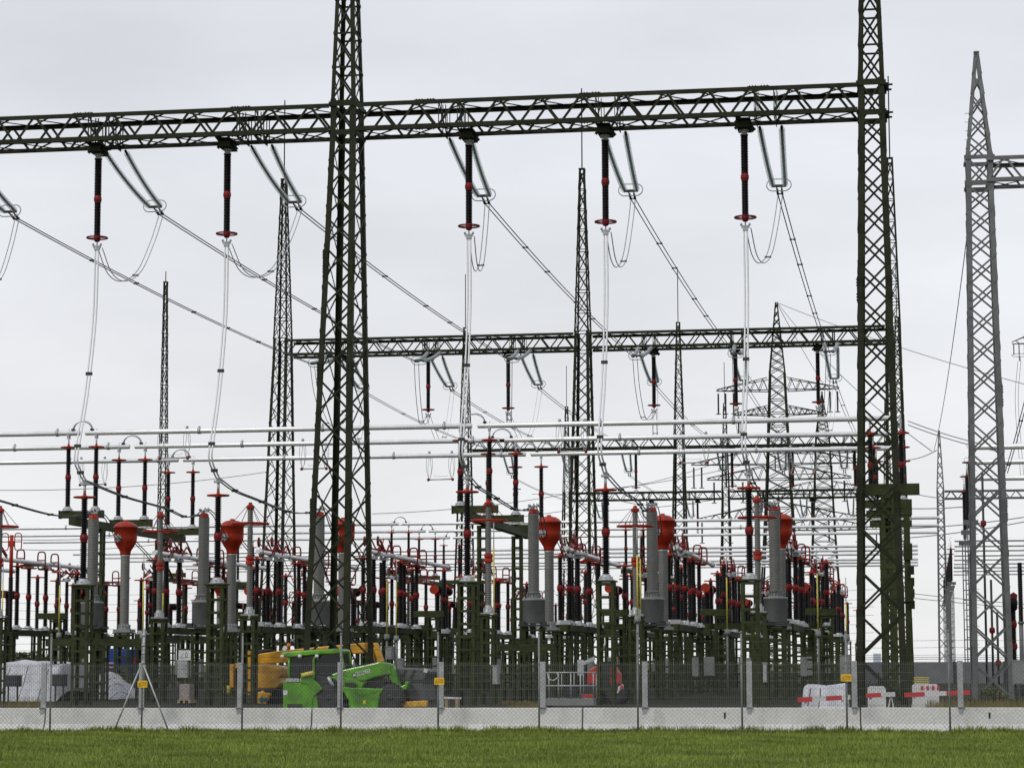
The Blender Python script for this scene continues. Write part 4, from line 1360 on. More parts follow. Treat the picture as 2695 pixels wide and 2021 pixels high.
def t_stand(X, Ys, label, group, detail=True):
    zt = 10.33
    t = thing('busbar_stand', label, 'steel stand', (X, Ys[1], 0), 0, group)
    o = Ys[1]
    part('girder', MB().box((-.15, (Ys[0] + Ys[2]) / 2 - o, zt - .63), (.42, Ys[2] - Ys[0] + 2.2, .44)), GREEN2, t)
    for Y in Ys:
        B = MB().box((0, Y - o, zt - .2), (2.5, .44, .4))
        B.box((-1.26, Y - o, zt - .2), (.03, .5, .46)).box((1.26, Y - o, zt - .2), (.03, .5, .46))
        part('cross_arm', B, GREEN2, t)
    for Y in (Ys[0] + 3.5, Ys[2] - 3.5):
        pedestal(t, .62, zt - .86, GREEN2, step=.62, detail=detail, x=-.15, y=Y - o, plate=False, leg=.15, batten=.13)
for j, X in enumerate(STX):
    t_stand(X, YB, 'green busbar stand with three cross arms, %s one of three' % sname[j], 'green busbar stands')
    for k, Y in enumerate(YB):
        for s in (-1, 1):
            bus_post(X + s * .82, Y, 10.33, 'black busbar post insulator, %s post of the %s arm on the %s stand' % ('left' if s < 0 else 'right', bname[k], sname[j]), 'busbar post insulators')
def busbar(x0, x1, Y, z, label, group, loopr=True, r=.145, clamps=True):
    t = thing('busbar_tube', label, 'busbar', ((x0 + x1) / 2, Y, z), 0, group)
    L = x1 - x0
    B = MB().lathe([(0, -L / 2), (r * .8, -L / 2), (r, -L / 2 + .04), (r, L / 2 - .04), (r * .8, L / 2), (0, L / 2)], 16, (0, 0, 0), (1, 0, 0))
    part('tube', B, ALU, t)
    if clamps:
        for f in (.3, .62, .93):
            part('clamp', cm('bus_clamp_%.3f' % r, GALV, lambda B: (B.lathe([(r * 1.25, -.08), (r * 1.25, .08)], 12, (0, 0, 0), (1, 0, 0)), B.box((0, 0, r * 1.5), (.1, .06, .12)))), None, t, (-L / 2 + L * f, 0, 0))
    if loopr:   # flexible connector over the gap at the right end
        for k in (-1, 0, 1):
            pts = [Vector((L / 2 + .16 + math.cos(math.pi * (1 - q / 10)) * .56, k * .09, r + .02 + math.sin(math.pi * q / 10) * (.5 + .03 * k))) for q in range(11)]
            part('flexible_connector', MB().path(pts, .03, 6), GALV, t)
        B = MB().box((L / 2 - .4, 0, r + .04), (.16, .28, .1)).box((L / 2 + .72, 0, r + .04), (.16, .28, .1))
        part('connector_clamp', B, DARKM, t)
    return t
for k, Y in enumerate(YB):
    lims = [(-66, STX[0] - .16), (STX[0] + .16, STX[1] - .16), (STX[1] + .16, STX[2] + .5)]
    for j, (a, c) in enumerate(lims):
        busbar(a, c, Y, ZBUS, '%s tube of the high busbars, %s section' % (bname[k], sname[j]), 'high busbar tubes', j < 2)
    part_lbl = None
B = MB()
for k, Y in enumerate(YB):
    t = thing('end_plate', 'dark green end plate at the right end of the %s busbar' % bname[k], 'end plate', (STX[2] + .56, Y, ZBUS - .45))
    part('plate', MB().box((0, 0, 0), (.12, .3, 1.3)), GREEN, t)
def trapeze(pxa, pxb, Y, label):
    a, c = at(pxa, 1150, Y).x, at(pxb, 1150, Y).x
    t = thing('hanging_contact', label, 'contact', ((a + c) / 2, Y, ZBUS), 0, 'hanging contact trapezes')
    hw = (c - a) / 2
    for s in (-1, 1):
        B = MB()
        for dx in (-.2, .2):
            pts = [(s * hw + dx * .2, 0, .3), (s * hw + dx * .8, 0, -.1), (s * hw + dx, 0, -.6), (s * hw + dx * .7, 0, -1.1), (s * hw + dx * .1, 0, -1.5)]
            B.path(smooth_pts(pts, 5), .016, 5)
            pts = [(s * hw + dx * .1, .1, .3), (s * hw + dx * .3, .1, -.4), (s * hw + dx * .55, .1, -.9), (s * hw + dx * .1, .05, -1.5)]
            B.path(smooth_pts(pts, 5), .014, 5)
        B.box((s * hw, 0, .2), (.1, .16, .16))
        part('suspension_loop', B, GALV, t)
        part('ball_weight', cm('ball_weight', DRED, lambda B: B.lathe([(0, -.1), (.07, -.075), (.1, 0), (.07, .075), (0, .1)], 10)), None, t, (s * (hw + .06), 0, -1.52))
    part('contact_bar', MB().tube((-hw, 0, -1.52), (hw, 0, -1.5), .04, 8).path([(-hw * .6, .2, -1.2), (-hw * .55, .2, -1.3), (hw * .55, .2, -1.3), (hw * .6, .2, -1.2)], .012, 5), GALV, t)
for pa, pb, k, lb in ((424, 492, 0, 'hanging contact trapeze on the front busbar left of the lone mast'), (215, 277, 2, 'hanging contact trapeze on the rear busbar near the left stand'), (797, 857, 1, 'hanging contact trapeze on the middle busbar beside the telehandler tower'),
                      (1130, 1189, 2, 'hanging contact trapeze on the rear busbar left of the middle stand'), (1473, 1539, 0, 'hanging contact trapeze on the front busbar before the second gantry tower'), (1792, 1858, 1, 'hanging contact trapeze on the middle busbar in the right half'), (2080, 2140, 2, 'hanging contact trapeze on the rear busbar near the right tower')):
    trapeze(pa, pb, YB[k], lb)
# rear busbar sets
YB2 = [228.0, 241.0, 254.0]
XS2 = [at(1053, 1420, 228).x]
XS2 = [XS2[0] - 22.2, XS2[0], XS2[0] + 22.2]
for j, X in enumerate(XS2):
    t_stand(X, YB2, 'small distant green busbar stand, %s one of three' % sname[j], 'distant busbar stands', False)
    for Y in YB2:
        for s in (-1, 1):
            bus_post(X + s * .82, Y, 10.33, 'distant busbar post insulator, %s post of the %s arm on the far %s stand' % ('left' if s < 0 else 'right', bname[YB2.index(Y)], sname[j]), 'distant busbar post insulators')
for k, Y in enumerate(YB2):
    busbar(-95, XS2[1] - .16, Y, ZBUS, '%s tube of the second distant busbar set, left length' % bname[k], 'distant busbar tubes')
    busbar(XS2[1] + .16, 2, Y, ZBUS, '%s tube of the second distant busbar set, right length' % bname[k], 'distant busbar tubes', False)
for k, Y in enumerate((270, 280, 290, 305, 314, 324)):
    busbar(-95, 0, Y, ZBUS - .6, '%s of six thin far busbar tubes counted from the nearest' % ORD[k], 'far busbar tubes', False, clamps=False)

# ------------------------------------------------------------------ grey bay on the right
def grey_post(X, Y, zb, label, group, h_tube):
    t = thing('busbar_post', label, 'insulator', (X, Y, 0), 0, group)
    part('stand', cm('grey_stand_%.1f' % zb, GREYST, lambda B: (B.box((0, 0, zb - .15), (.9, .4, .3)), [B.box((sx * .2, sy * .2, zb / 2 - .15), (.07, .07, zb - .3)) for sx in (-1, 1) for sy in (-1, 1)], [B.box((0, sy * .2, z), (.4, .02, .06)) for sy in (-1, 1) for z in np.arange(.5, zb - .4, .7)])), None, t)
    part('insulator', ins_mesh(3.4, .105, .155, .1, BLACK), None, t, (0, 0, zb + .1))
    part('grading_ring', ring_mesh(.42, .036, DRED), None, t, (0, 0, zb + 3.52))
    part('saddle', cm('saddle2', GALV, lambda B: (B.tube((0, 0, 0), (0, 0, .5), .05, 8), B.ring((0, 0, .72), .15, .02, 14, 5, (1, 0, 0)), B.path([(-.1, 0, .8), (-.15, 0, 1.05), (-.05, 0, 1.2), (.1, 0, 1.1)], .016, 5))), None, t, (0, 0, zb + 3.6))
GB = [atz(2650, y, ZBUS) for y in (1175, 1215, 1258)]
for k, P in enumerate(GB):
    x0 = at(2562, 1200, P.y).x
    busbar(x0, x0 + 20, P.y, ZBUS, 'grey busbar tube behind the grey tower, %s from the top' % ORD[k], 'grey busbar tubes', False, r=.18)
    grey_post(at(2551 - 8 * k, 1200, P.y).x, P.y, 10.3, 'black post with red ring beside the grey tower, %s from the top' % ORD[k], 'posts beside the grey tower', 0)
GB2 = [atz(2600, y, ZBUS) for y in (1421, 1435, 1447, 1460, 1471, 1482, 1492, 1501, 1510)]
for k, P in enumerate(GB2):
    x0 = at(2513 - k * .6, 1460, P.y).x
    busbar(x0, x0 + 26, P.y, ZBUS, 'thin far busbar tube at the right edge, %s from the top' % ORD[k], 'far busbar tubes at the right edge', False, r=.18, clamps=False)
    grey_post(at(2503 - k * 2.5, 1460, P.y).x, P.y, 10.3, 'dark post in the receding stack beside the small grey tower, %s from the front' % ORD[k], 'receding stack of posts', 0)
P = at(2689, 1700, 125)
t = thing('post_insulator', 'tall thin dark insulator cut by the right picture edge', 'insulator', (P.x, 125, 0))
zt_ = at(2689, 1480, 125).z
zj = at(2689, 1636, 125).z
part('stand', MB().tube((0, 0, 0), (0, 0, zj), .11, 10).lathe([(.15, 0), (.17, .05), (.15, .12)], 10, (0, 0, zj - .1)), GREYST, t)
part('insulator', ins_mesh(zt_ - zj, .1, .125, .1, BLACK), None, t, (0, 0, zj))
P = at(2668, 1700, 118)
t = thing('post_insulator', 'stout black insulator with slanted red head at the right picture edge', 'insulator', (P.x, 118, 0))
zt_ = at(2668, 1572, 118).z
part('stand', MB().tube((0, 0, 0), (0, 0, zt_ - 3.0), .13, 10), GREYST, t)
part('insulator', ins_mesh(2.45, .11, .15, .09, BLACK), None, t, (0, 0, zt_ - 3.0))
part('bell', MB().lathe([(.15, -.55), (.26, -.45), (.3, -.1), (.26, .05)], 14, (-.06, 0, zt_ - .1)), BLACK, t)
part('head', MB().prism([(-.34, zt_ - .12), (.2, zt_ - .08), (.22, zt_ + .12), (.05, zt_ + .25), (-.2, zt_ + .1)], -.2, .2), DRED, t)
for f in (.3, .72):
    part('joint', JOINT(), None, t, (0, 0, zt_ - 3.0 + 2.45 * f))
for k, (px, ya, yb) in enumerate(((2585, 1245, 1755), (2608, 1525, 1755), (2624, 1610, 1755))):
    a, c = at(px, ya, 150), at(px, yb, 150)
    t = thing('earthing_rod', 'thin dark upright rod behind the grey tower, %s from the left' % ORD[k], 'rod', (a.x, 150, 0), 0, 'dark rods behind the grey tower')
    part('rod', MB().tube((0, 0, 0), (0, 0, a.z), .07, 8), DARKM, t)
    part('joint', JOINT(), None, t, (0, 0, a.z - 3.0))

# ------------------------------------------------------------------ green column with rungs and box beams behind the right tower
t = thing('busbar_stand', 'green ladder column with box arms close behind the right tower', 'steel stand', (at(2345, 1700, 112).x, 112, 0))
pedestal(t, .62, 9.2, GREEN2, step=.45, detail=True, plate=False, leg=.17, batten=.12)
part('cross_arm', MB().box((.1, 0, 9.4), (2.6, .5, .5)).box((.25, 0, 8.6), (1.6, .45, .7)), GREEN2, t)
t = thing('cable_column', 'green cable column with stacked boxes right of the ladder column', 'steel stand', (at(2393, 1700, 121).x, 121, 0))
part('column', MB().box((0, 0, 4.5), (.3, .4, 9.0)).box((.03, -.1, 7.0), (.42, .4, .8)).box((.05, -.1, 5.1), (.42, .4, 1.0)), GREEN2, t)
for k in range(4):
    part('box', MB().box((.16, -.1, 6.1 - k * .55), (.3, .3, .4)), GREEN, t)

# ------------------------------------------------------------------ far pylons
def pylon(px, ypk, Y, arms, wtop, wbase, label, m=GREEN):
    P = at(px, ypk, Y)
    H = P.z
    za = at(px, arms[0][0] - 45, Y).z
    t = lattice_tower('transmission_pylon', label, P.x, Y, [(0, wbase, wbase), (za * .6, wtop * 1.6, wtop * 1.6), (za, wtop, wtop), (H, .4, .4)], [(9, 9, True), (9, 9, True), (9, 9, False)], m, False, 'pylon', leg_w=.3, bw=.13)
    for (y, half, drop) in arms:
        z = at(px, y, Y).z
        B = MB()
        for s in (-1, 1):
            for yy in (-1, 1):
                w_ = wtop * .6
                B.bar((s * w_, yy * w_, z), (s * half, 0, z + .1), .14, .14)
                B.bar((s * w_, yy * w_, z + half * .2), (s * half, 0, z + .35), .12, .12)
                n = 6
                for k in range(n):
                    f0, f1 = k / n, (k + .5) / n
                    lo = lambda f: Vector((s * lerp(w_, half, f), yy * w_ * (1 - f), z + .1 * f))
                    hi = lambda f: Vector((s * lerp(w_, half, f), yy * w_ * (1 - f), z + lerp(half * .2, .35, f)))
                    B.bar(lo(f0), hi(f1), .09, .09)
                    B.bar(hi(f1), lo((k + 1) / n), .09, .09)
        part('cross_arm', B, m, t)
        for s in (-1, 1):
            for f in drop:
                X = s * half * f
                B = MB().lathe(shed_profile(3.2, .1, .17, .16), 8, (X, 0, z - 3.5))
                B.ring((X, 0, z - 3.6), .4, .05, 12, 5)
                part('insulator', B, BLACK, t)
    return t
pylon(2043, 797, 395, [(1028, 9.8, (.97, .85, .72)), (1092, 7.0, (.9,)), (1222, 14.0, (.97, .88, .6)), (1262, 11.5, (.9, .5)), (1368, 13.0, (.95, .6))], 2.6, 7.5, 'tallest distant green pylon behind the right half of the gantries')
pylon(2163, 1040, 520, [(1192, 10.5, (.95, .6)), (1300, 13.5, (.95, .7)), (1395, 12, (.9,))], 3.0, 8.0, 'smaller distant green pylon just left of the right tower')
P = at(2700, 880, 430)
t = thing('transmission_pylon', 'grey pylon arm reaching in at the right picture edge', 'pylon', (at(2790, 1745, 430).x, 430, 0))
B = MB()
hw = P.x - at(2790, 1745, 430).x
zt_ = at(2668, 905, 430).z
xl = at(2663, 905, 430).x - t.location.x
for yy in (-1, 1):
    B.bar((0, yy * 1.5, zt_), (xl, 0, zt_), .14, .14)
    B.bar((0, yy * 1.5, zt_ + 3), (xl, 0, zt_ + .3), .14, .14)
    for k in range(5):
        B.bar((xl * k / 5, yy * 1.5 * (1 - k / 5), zt_), (xl * (k + .5) / 5, yy * 1.5 * (1 - (k + .5) / 5), zt_ + 3 - 2.7 * (k + .5) / 5), .1, .1)
for sx in (-1, 1):
    for sy in (-1, 1):
        B.bar((sx * 3.5, sy * 3.5, 0), (sx * 1.2, sy * 1.2, zt_ + 4), .25, .25)
part('arm_and_legs', B, GREYST, t)
for k in range(3):
    B = MB().tube((xl + .3 + k * .9, 0, zt_), (xl + .3 + k * .9, 0, zt_ - 1.9), .09, 6)
    part('insulator', B, DARKM, t)
part('arcing_ring', MB().ring((xl + 1.2, 0, zt_ - 2), 1.3, .05, 20, 5, (0, 1, 0), .28).tube((xl + 1.2, 0, zt_ - 2), (xl + 1.3, 0, zt_ - 3), .12, 6), GREYST, t)
base = Vector((t.location.x + xl + 1.2, 430, zt_ - 3))
twin('line_conductor', 'twin conductor dropping steeply from the grey pylon arm', 'conductor', [base, at(2676, 1060, 420), at(2690, 1250, 400)], (.5, 0, 0), .04, GREYST)
a, c = at(2700, 1055, 150), at(2648, 1245, 160)
twin('line_conductor', 'dark twin conductor slanting down at the right edge', 'conductor', [a, a.lerp(c, .5) + Vector((0, 0, -.1)), c], (.16, 0, 0), .03, CABLE, None, (.3, .6, .9))

# thin wires in the sky
wires = [((2046, 797), (2700, 1012), 395, 300, .6, .05), ((2046, 797), (2452, 1187), 395, 255, 1.5, .05), ((2046, 800), (2180, 1030), 395, 500, .5, .05), ((2545, 620), (2458, 1186), 120, 230, 1.0, .025),
         ((-10, 1290), (700, 1242), 330, 380, .8, .05), ((40, 1420), (560, 1380), 340, 380, .8, .05), ((60, 1446), (560, 1410), 340, 380, .8, .05), ((980, 1352), (1480, 1302), 350, 380, .5, .05), ((980, 1383), (1480, 1345), 350, 380, .5, .05),
         ((1560, 1290), (1960, 1222), 360, 390, .5, .05), ((1560, 1345), (1960, 1300), 360, 390, .5, .05), ((2390, 1108), (2640, 1180), 300, 300, .3, .06), ((2390, 1118), (2640, 1190), 300, 300, .3, .06), ((2390, 1210), (2465, 1185), 300, 260, .2, .05),
         ((2390, 1294), (2470, 1310), 300, 290, .1, .05), ((2390, 1338), (2540, 1333), 300, 290, .1, .06), ((2390, 1390), (2700, 1360), 300, 280, .2, .06), ((2390, 1415), (2700, 1372), 300, 280, .2, .06), ((2390, 1560), (2700, 1590), 420, 400, .1, .06), ((2390, 1572), (2700, 1600), 420, 400, .1, .06), ((1880, 1220), (1400, 1300), 395, 420, 1.5, .05)]
wl = ['thin earth wire from the tallest pylon to the right edge', 'thin earth wire from the tallest pylon to the small grey tower', 'thin wire from the tallest pylon to the smaller pylon', 'thin wire curving from the grey tower down to the small grey tower',
      'thin wire crossing the sky at the left edge above the red heads', 'upper thin wire left of the lone mast', 'lower thin wire left of the lone mast', 'upper thin wire right of the telehandler tower', 'lower thin wire right of the telehandler tower',
      'upper thin wire left of the tallest pylon', 'lower thin wire left of the tallest pylon', 'upper of two close wires between right tower and grey tower', 'lower of two close wires between right tower and grey tower', 'short wire sloping up to the small grey tower',
      'short wire ending at the small grey tower beam', 'level wire left of the grey tower', 'upper rising wire behind the grey tower', 'lower rising wire behind the grey tower', 'upper low wire behind the grey tower', 'lower low wire behind the grey tower', 'slack wire from the tallest pylon toward the middle tower']
for k_, y in enumerate((1555, 1580, 1600, 1622, 1645, 1668)):
    wires.append(((-20, y + 4), (900, y - 18), 460, 520, 1.2, .035))
    wl.append('%s of six low far wires left of the telehandler tower, counted downward' % ORD[k_])
    wires.append(((900, y - 18), (2300, y - 4), 520, 460, 1.5, .035))
    wl.append('%s of six low far wires right of the telehandler tower, counted downward' % ORD[k_])
for k, (p, q, y0, y1, sg, r) in enumerate(wires):
    A, C_ = at(p[0], p[1], y0), at(q[0], q[1], y1)
    B = MB().path([v - A for v in sag_pts(A, C_, sg, 16)], r, 5)
    o = part('overhead_wire', B, FARWIRE, None, A)
    tag(o, wl[k], 'wire', 'thin distant overhead wires')

# ------------------------------------------------------------------ ground level: machines
def xz(pts, Y, o=(0, 0)):
    res = []
    for px, py in pts:
        P = at(px, py, Y)
        res.append((P.x - o[0], P.z))
    return res
def slab(name, pts, Y, y0, y1, m, parent, ox, bev=.03):
    B = MB().prism(xz(pts, Y, (ox, 0)), y0 - parent.location.y, y1 - parent.location.y)
    o = part(name, B, m, parent)
    if bev:
        md = o.modifiers.new('bevel', 'BEVEL')
        md.width = bev
        md.segments = 2
        md.limit_method = 'ANGLE'
    return o
def wheel(parent, x, y, z, r, wd, rimm):
    def ty(B):
        B.lathe([(r * .55, -wd / 2), (r * .9, -wd / 2), (r, -wd * .35), (r, wd * .35), (r * .9, wd / 2), (r * .55, wd / 2)], 28, (0, 0, 0), (0, 1, 0))
        for k in range(20):
            a = 2 * math.pi * k / 20
            for s in (-1, 1):
                c = Vector((math.cos(a + s * .08), 0, math.sin(a + s * .08)))
                d = Vector((math.cos(a + s * .08 + .22), 0, math.sin(a + s * .08 + .22)))
                B.bar(c * (r * 1.01) + Vector((0, s * wd * .05, 0)), d * (r * .99) + Vector((0, s * wd * .48, 0)), .05, .06, c)
    tyre = part('wheel', cm('tyre_%.2f' % r, RUBBER, ty), None, parent, (x, y, z))
    part('rim', cm('rim_%.2f' % r, rimm, lambda B: (B.lathe([(.05, -wd * .52), (r * .22, -wd * .52), (r * .3, -wd * .4), (r * .5, -wd * .3), (r * .57, -wd * .5), (r * .57, wd * .4), (.05, wd * .4)], 20, (0, 0, 0), (0, 1, 0)))), None, tyre)
    return tyre
# green telehandler
BUCK = mat('worn bucket steel', (0.085, 0.087, 0.09), 0.55, 0.2, 0.35, 3)
YT = 87.0
OX = at(900, 1800, YT).x
t = thing('telehandler', 'bright green telehandler with dark bucket behind the wire fence', 'telehandler', (OX, YT, 0))
slab('rear_body', [(744, 1790), (800, 1797), (832, 1799), (838, 1872), (744, 1876)], YT, YT, YT + 1.9, MACHG, t, OX, .05)
slab('engine_cover', [(828, 1775), (880, 1788), (905, 1818), (880, 1872), (832, 1872)], YT, YT + .12, YT + 1.8, DGREY, t, OX)
slab('side_skirt', [(885, 1803), (920, 1808), (1010, 1811), (999, 1829), (993, 1876), (922, 1876), (915, 1840), (905, 1822), (890, 1812)], YT, YT, YT + .5, MACHG, t, OX, .04)
hd = slab('hood', [(866, 1780), (900, 1779), (958, 1796), (957, 1801), (950, 1812), (905, 1806)], YT, YT + .02, YT + .6, MACHG, t, OX, .04)
slab('vent', [(906, 1795), (935, 1797), (942, 1803), (930, 1808), (908, 1803)], YT, YT - .005, YT + .05, INK, t, OX, 0)
slab('rear_fender', [(790, 1798), (792, 1778), (812, 1774), (826, 1788), (840, 1800), (850, 1812), (838, 1822), (826, 1834), (820, 1872), (812, 1872), (812, 1800)], YT, YT - .03, YT + .45, MACHG, t, OX, .03)
slab('hood_crease', [(915, 1815), (955, 1826), (960, 1826), (1000, 1814), (1000, 1816), (960, 1829), (954, 1829), (915, 1817)], YT, YT - .012, YT + .01, MACHG, t, OX, 0)
slab('chassis', [(838, 1840), (1030, 1835), (1045, 1860), (840, 1866)], YT, YT + .5, YT + 1.5, DGREY, t, OX)
slab('boom', [(866, 1776), (900, 1762), (996, 1741), (1018, 1744), (1026, 1750), (1029, 1774), (1010, 1777), (985, 1782), (960, 1791), (930, 1793), (880, 1781)], YT, YT + .1, YT + .62, MACHG, t, OX, .05)
slab('boom_head', [(1016, 1744), (1031, 1748), (1045, 1793), (1053, 1805), (1062, 1802), (1064, 1792), (1073, 1793), (1068, 1812), (1052, 1820), (1038, 1811), (1020, 1778)], YT, YT + .15, YT + .58, MACHG, t, OX, .03)
slab('hydraulics', [(958, 1790), (1000, 1781), (1012, 1790), (1008, 1806), (962, 1808)], YT, YT + .3, YT + 1.2, DGREY, t, OX)
slab('bucket', [(1032, 1757), (1112, 1760), (1120, 1768), (1108, 1786), (1104, 1800), (1110, 1846), (1078, 1852), (1064, 1838), (1058, 1806), (1042, 1796), (1034, 1775)], YT, YT + .66, YT + 2.7, BUCK, t, OX, .04)
B = MB()
for a, c in (((1034, 1792), (1104, 1790)), ((1058, 1762), (1050, 1780)), ((1082, 1762), (1070, 1785))):
    pa, pc = at(*a, YT), at(*c, YT)
    B.bar((pa.x - OX, .64, pa.z), (pc.x - OX, .64, pc.z), .04, .07)
part('bucket_ribs', B, INK, t)
slab('bucket_lamp', [(1108, 1758), (1118, 1760), (1115, 1770), (1106, 1768)], YT, YT + .58, YT + .65, WHITE, t, OX, 0)
slab('fork_beam', [(1053, 1846), (1120, 1843), (1120, 1860), (1053, 1861)], YT, YT + .2, YT + .5, MACHY, t, OX)
slab('cab_glass', [(757, 1730), (830, 1722), (892, 1716), (898, 1758), (868, 1775), (836, 1790), (757, 1792)], YT, YT + .32, YT + 1.55, CABG, t, OX, .02)
slab('seat', [(775, 1755), (792, 1752), (795, 1778), (815, 1780), (815, 1792), (775, 1792)], YT, YT + .6, YT + 1.2, INK, t, OX)
slab('cab_floor', [(757, 1788), (868, 1788), (868, 1800), (757, 1800)], YT, YT + .3, YT + 1.6, DGREY, t, OX)
slab('roof', [(737, 1716), (800, 1711), (880, 1706), (895, 1710), (894, 1719), (830, 1722), (757, 1729), (738, 1725)], YT, YT + .18, YT + 1.7, MACHG, t, OX, .04)
B = MB()
pth = [at(*p, YT) for p in ((822, 1792), (821, 1740), (828, 1726), (845, 1718), (880, 1715), (892, 1722), (899, 1760))]
B.path([Vector((p.x - OX, .28, p.z)) for p in smooth_pts(pth, 5)], .055, 8)
pth = [at(*p, YT) for p in ((757, 1727), (755, 1760), (757, 1795))]
B.path([Vector((p.x - OX, .28, p.z)) for p in pth], .05, 8)
pth = [at(*p, YT) for p in ((892, 1718), (899, 1760))]
B.path([Vector((p.x - OX, 1.6, p.z)) for p in pth], .05, 8)
pth = [at(*p, YT) for p in ((757, 1727), (757, 1795))]
B.path([Vector((p.x - OX, 1.6, p.z)) for p in pth], .05, 8)
part('cab_frame', B, MACHG, t)
for px, py in ((741, 1727), (787, 1726), (832, 1726)):
    P = at(px, py, YT)
    part('work_lamp', MB().lathe([(.05, 0), (.07, -.03), (.07, -.08), (.02, -.085)], 10, (P.x - OX, .16, P.z), (0, 1, 0)), WHITE, t)
P = at(749, 1697, YT)
part('beacon', MB().lathe([(.06, -.08), (.075, -.05), (.075, .03), (.05, .075), (0, .085)], 12, (P.x - OX, .6, P.z)).tube((P.x - OX, .6, P.z - .3), (P.x - OX, .6, P.z - .08), .02, 6), ORANGE, t)
P = at(740, 1706, YT)
part('reflector', MB().prism([(P.x - OX + x, P.z + z) for x, z in ((-.1, -.02), (-.05, .08), (.08, .08), (.1, 0), (.02, -.09), (-.06, -.08))], .5, .53), WHITE, t)
a, c = at(795, 1777, YT), at(827, 1770, YT)
part('lamp_tube', MB().tube((a.x - OX, -.05, a.z), (c.x - OX, -.05, c.z), .085, 12), YROD, t)
P = at(771, 1789, YT)
pl = part('number_plate', MB().box((P.x - OX, -.02, P.z), (.47, .02, .12)), WHITE, t)
text('02 025054', .1, INK, pl, (P.x - OX, -.032, P.z))
for px, py, sx, sz in ((751, 1822, .17, .17), (794, 1790, .12, .13)):
    P = at(px, py, YT)
    part('sticker', MB().box((P.x - OX, -.012, P.z), (sx, .008, sz)), WHITE, t)
P = at(776, 1862, YT)
part('towing_recess', MB().box((P.x - OX, -.005, P.z), (.55, .02, .28)), INK, t)
P = at(959, 1847, YT)
part('yellow_label', MB().box((P.x - OX, -.012, P.z), (.08, .01, .14)), YELLOW, t)
a, c = at(930, 1776, YT), at(970, 1765, YT)
ang = math.atan2(c.z - a.z, c.x - a.x)
mid = (a + c) / 2
o = part('logo_plate', MB().box((0, 0, 0), (.66, .012, .15)), mat('pale green print', (0.45, 0.56, 0.38), .5), t, (mid.x - OX, .09, mid.z), (0, -ang, 0))
text('MERLO', .15, INK, o, (.06, -.009, 0))
part('emblem', MB().ring((-.27, -.008, 0), .07, .014, 16, 5, (0, 1, 0)), INK, o)
B = MB()
for k, (dx, dz) in enumerate(((0, 0), (.06, -.04), (.12, -.02))):
    p_ = [at(958 + 14 * k, 1792, YT), at(985 + 6 * k, 1798, YT), at(1012, 1784 + 3 * k, YT), at(1028, 1790 + 4 * k, YT)]
    B.path([Vector((q.x - OX, .05, q.z)) for q in smooth_pts(p_, 5)], .016, 5)
part('hydraulic_hose', B, INK, t)
pa, pb = at(757, 1793, YT), at(822, 1797, YT)
B = MB().bar((pa.x - OX, .27, pa.z), (pb.x - OX, .27, pb.z), .03, .05)
for yy in (1838, 1852):
    q = at(905, yy, YT)
    B.box((q.x - OX, -.04, q.z), (.3, .12, .03))
part('steps', B, DGREY, t)
P = at(868, 1793, YT)
part('mirror', MB().path([at(866, 1780, YT) - Vector((OX, YT + .1, 0)), at(872, 1795, YT) - Vector((OX, YT + .1, 0)), at(880, 1806, YT) - Vector((OX, YT + .1, 0))], .07, 8), GALV, t)
for px, py in ((864, 1858), (1026, 1858)):
    P = at(px, py, YT)
    for yy in (.25, 1.75):
        wheel(t, P.x - OX, yy, .5, .5, .42, DGREY)
# yellow boom lift
YL = 104.8
OX = at(720, 1800, YL).x
t = thing('boom_lift', 'yellow boom lift parked behind the green telehandler', 'boom lift', (OX, YL, 0))
slab('boom', [(671, 1723), (679, 1719), (736, 1711), (850, 1700), (957, 1690), (957, 1718), (860, 1724), (752, 1742), (683, 1747), (671, 1745)], YL, YL + .3, YL + .85, MACHY, t, OX, .04)
slab('jib', [(969, 1690), (986, 1691), (1003, 1741), (990, 1742), (979, 1711), (981, 1742), (974, 1742)], YL, YL + .35, YL + .8, MACHY, t, OX, .03)
slab('boom_cap', [(667, 1722), (669, 1712), (690, 1708), (714, 1710), (680, 1718)], YL, YL + .3, YL + .9, DGREY, t, OX, .02)
slab('counterweight', [(667, 1747), (700, 1749), (742, 1757), (741, 1776), (733, 1784), (739, 1798), (726, 1811), (667, 1812)], YL, YL, YL + 2.1, MACHY, t, OX, .06)
slab('hood_line', [(668, 1766.5), (740, 1766.5), (740, 1767.5), (668, 1767.5)], YL, YL - .005, YL + .05, INK, t, OX, 0)
ch = slab('chassis_flap', [(666, 1820), (690, 1820), (716, 1824), (704, 1845), (690, 1872), (672, 1872)], YL, YL - .05, YL + 2.1, MACHY, t, OX, .04)
slab('turntable', [(668, 1812), (735, 1812), (760, 1850), (670, 1850)], YL, YL + .4, YL + 1.6, DGREY, t, OX)
slab('arrow_mark', [(681, 1841), (692, 1828), (692, 1836), (705, 1836), (705, 1846), (692, 1846), (692, 1853)], YL, YL - .062, YL - .052, TEAL, t, OX, 0)
for x0, x1, y0, y1 in ((655, 662, 1712, 1828), (640, 648, 1768, 1795), (608, 617, 1747, 1808), (622, 630, 1745, 1757)):
    slab('guard_post', [(x0, y0), (x1, y0), (x1, y1), (x0, y1)], YL, YL - .2, YL + .1, MACHY, t, OX, .01)
slab('ballast', [(600, 1760), (668, 1758), (668, 1800), (600, 1802)], YL, YL + .2, YL + 1.5, DGREY, t, OX)
P = at(602, 1815, YL)
part('bollard_cap', MB().lathe([(.1, -.2), (.16, -.1), (.16, .1), (.08, .2)], 10, (P.x - OX, -.3, P.z)), YROD, t)
for px in (690, 800):
    P = at(px, 1850, YL)
    for yy in (.2, 1.9):
        wheel(t, P.x - OX, yy, .45, .45, .36, MACHY)
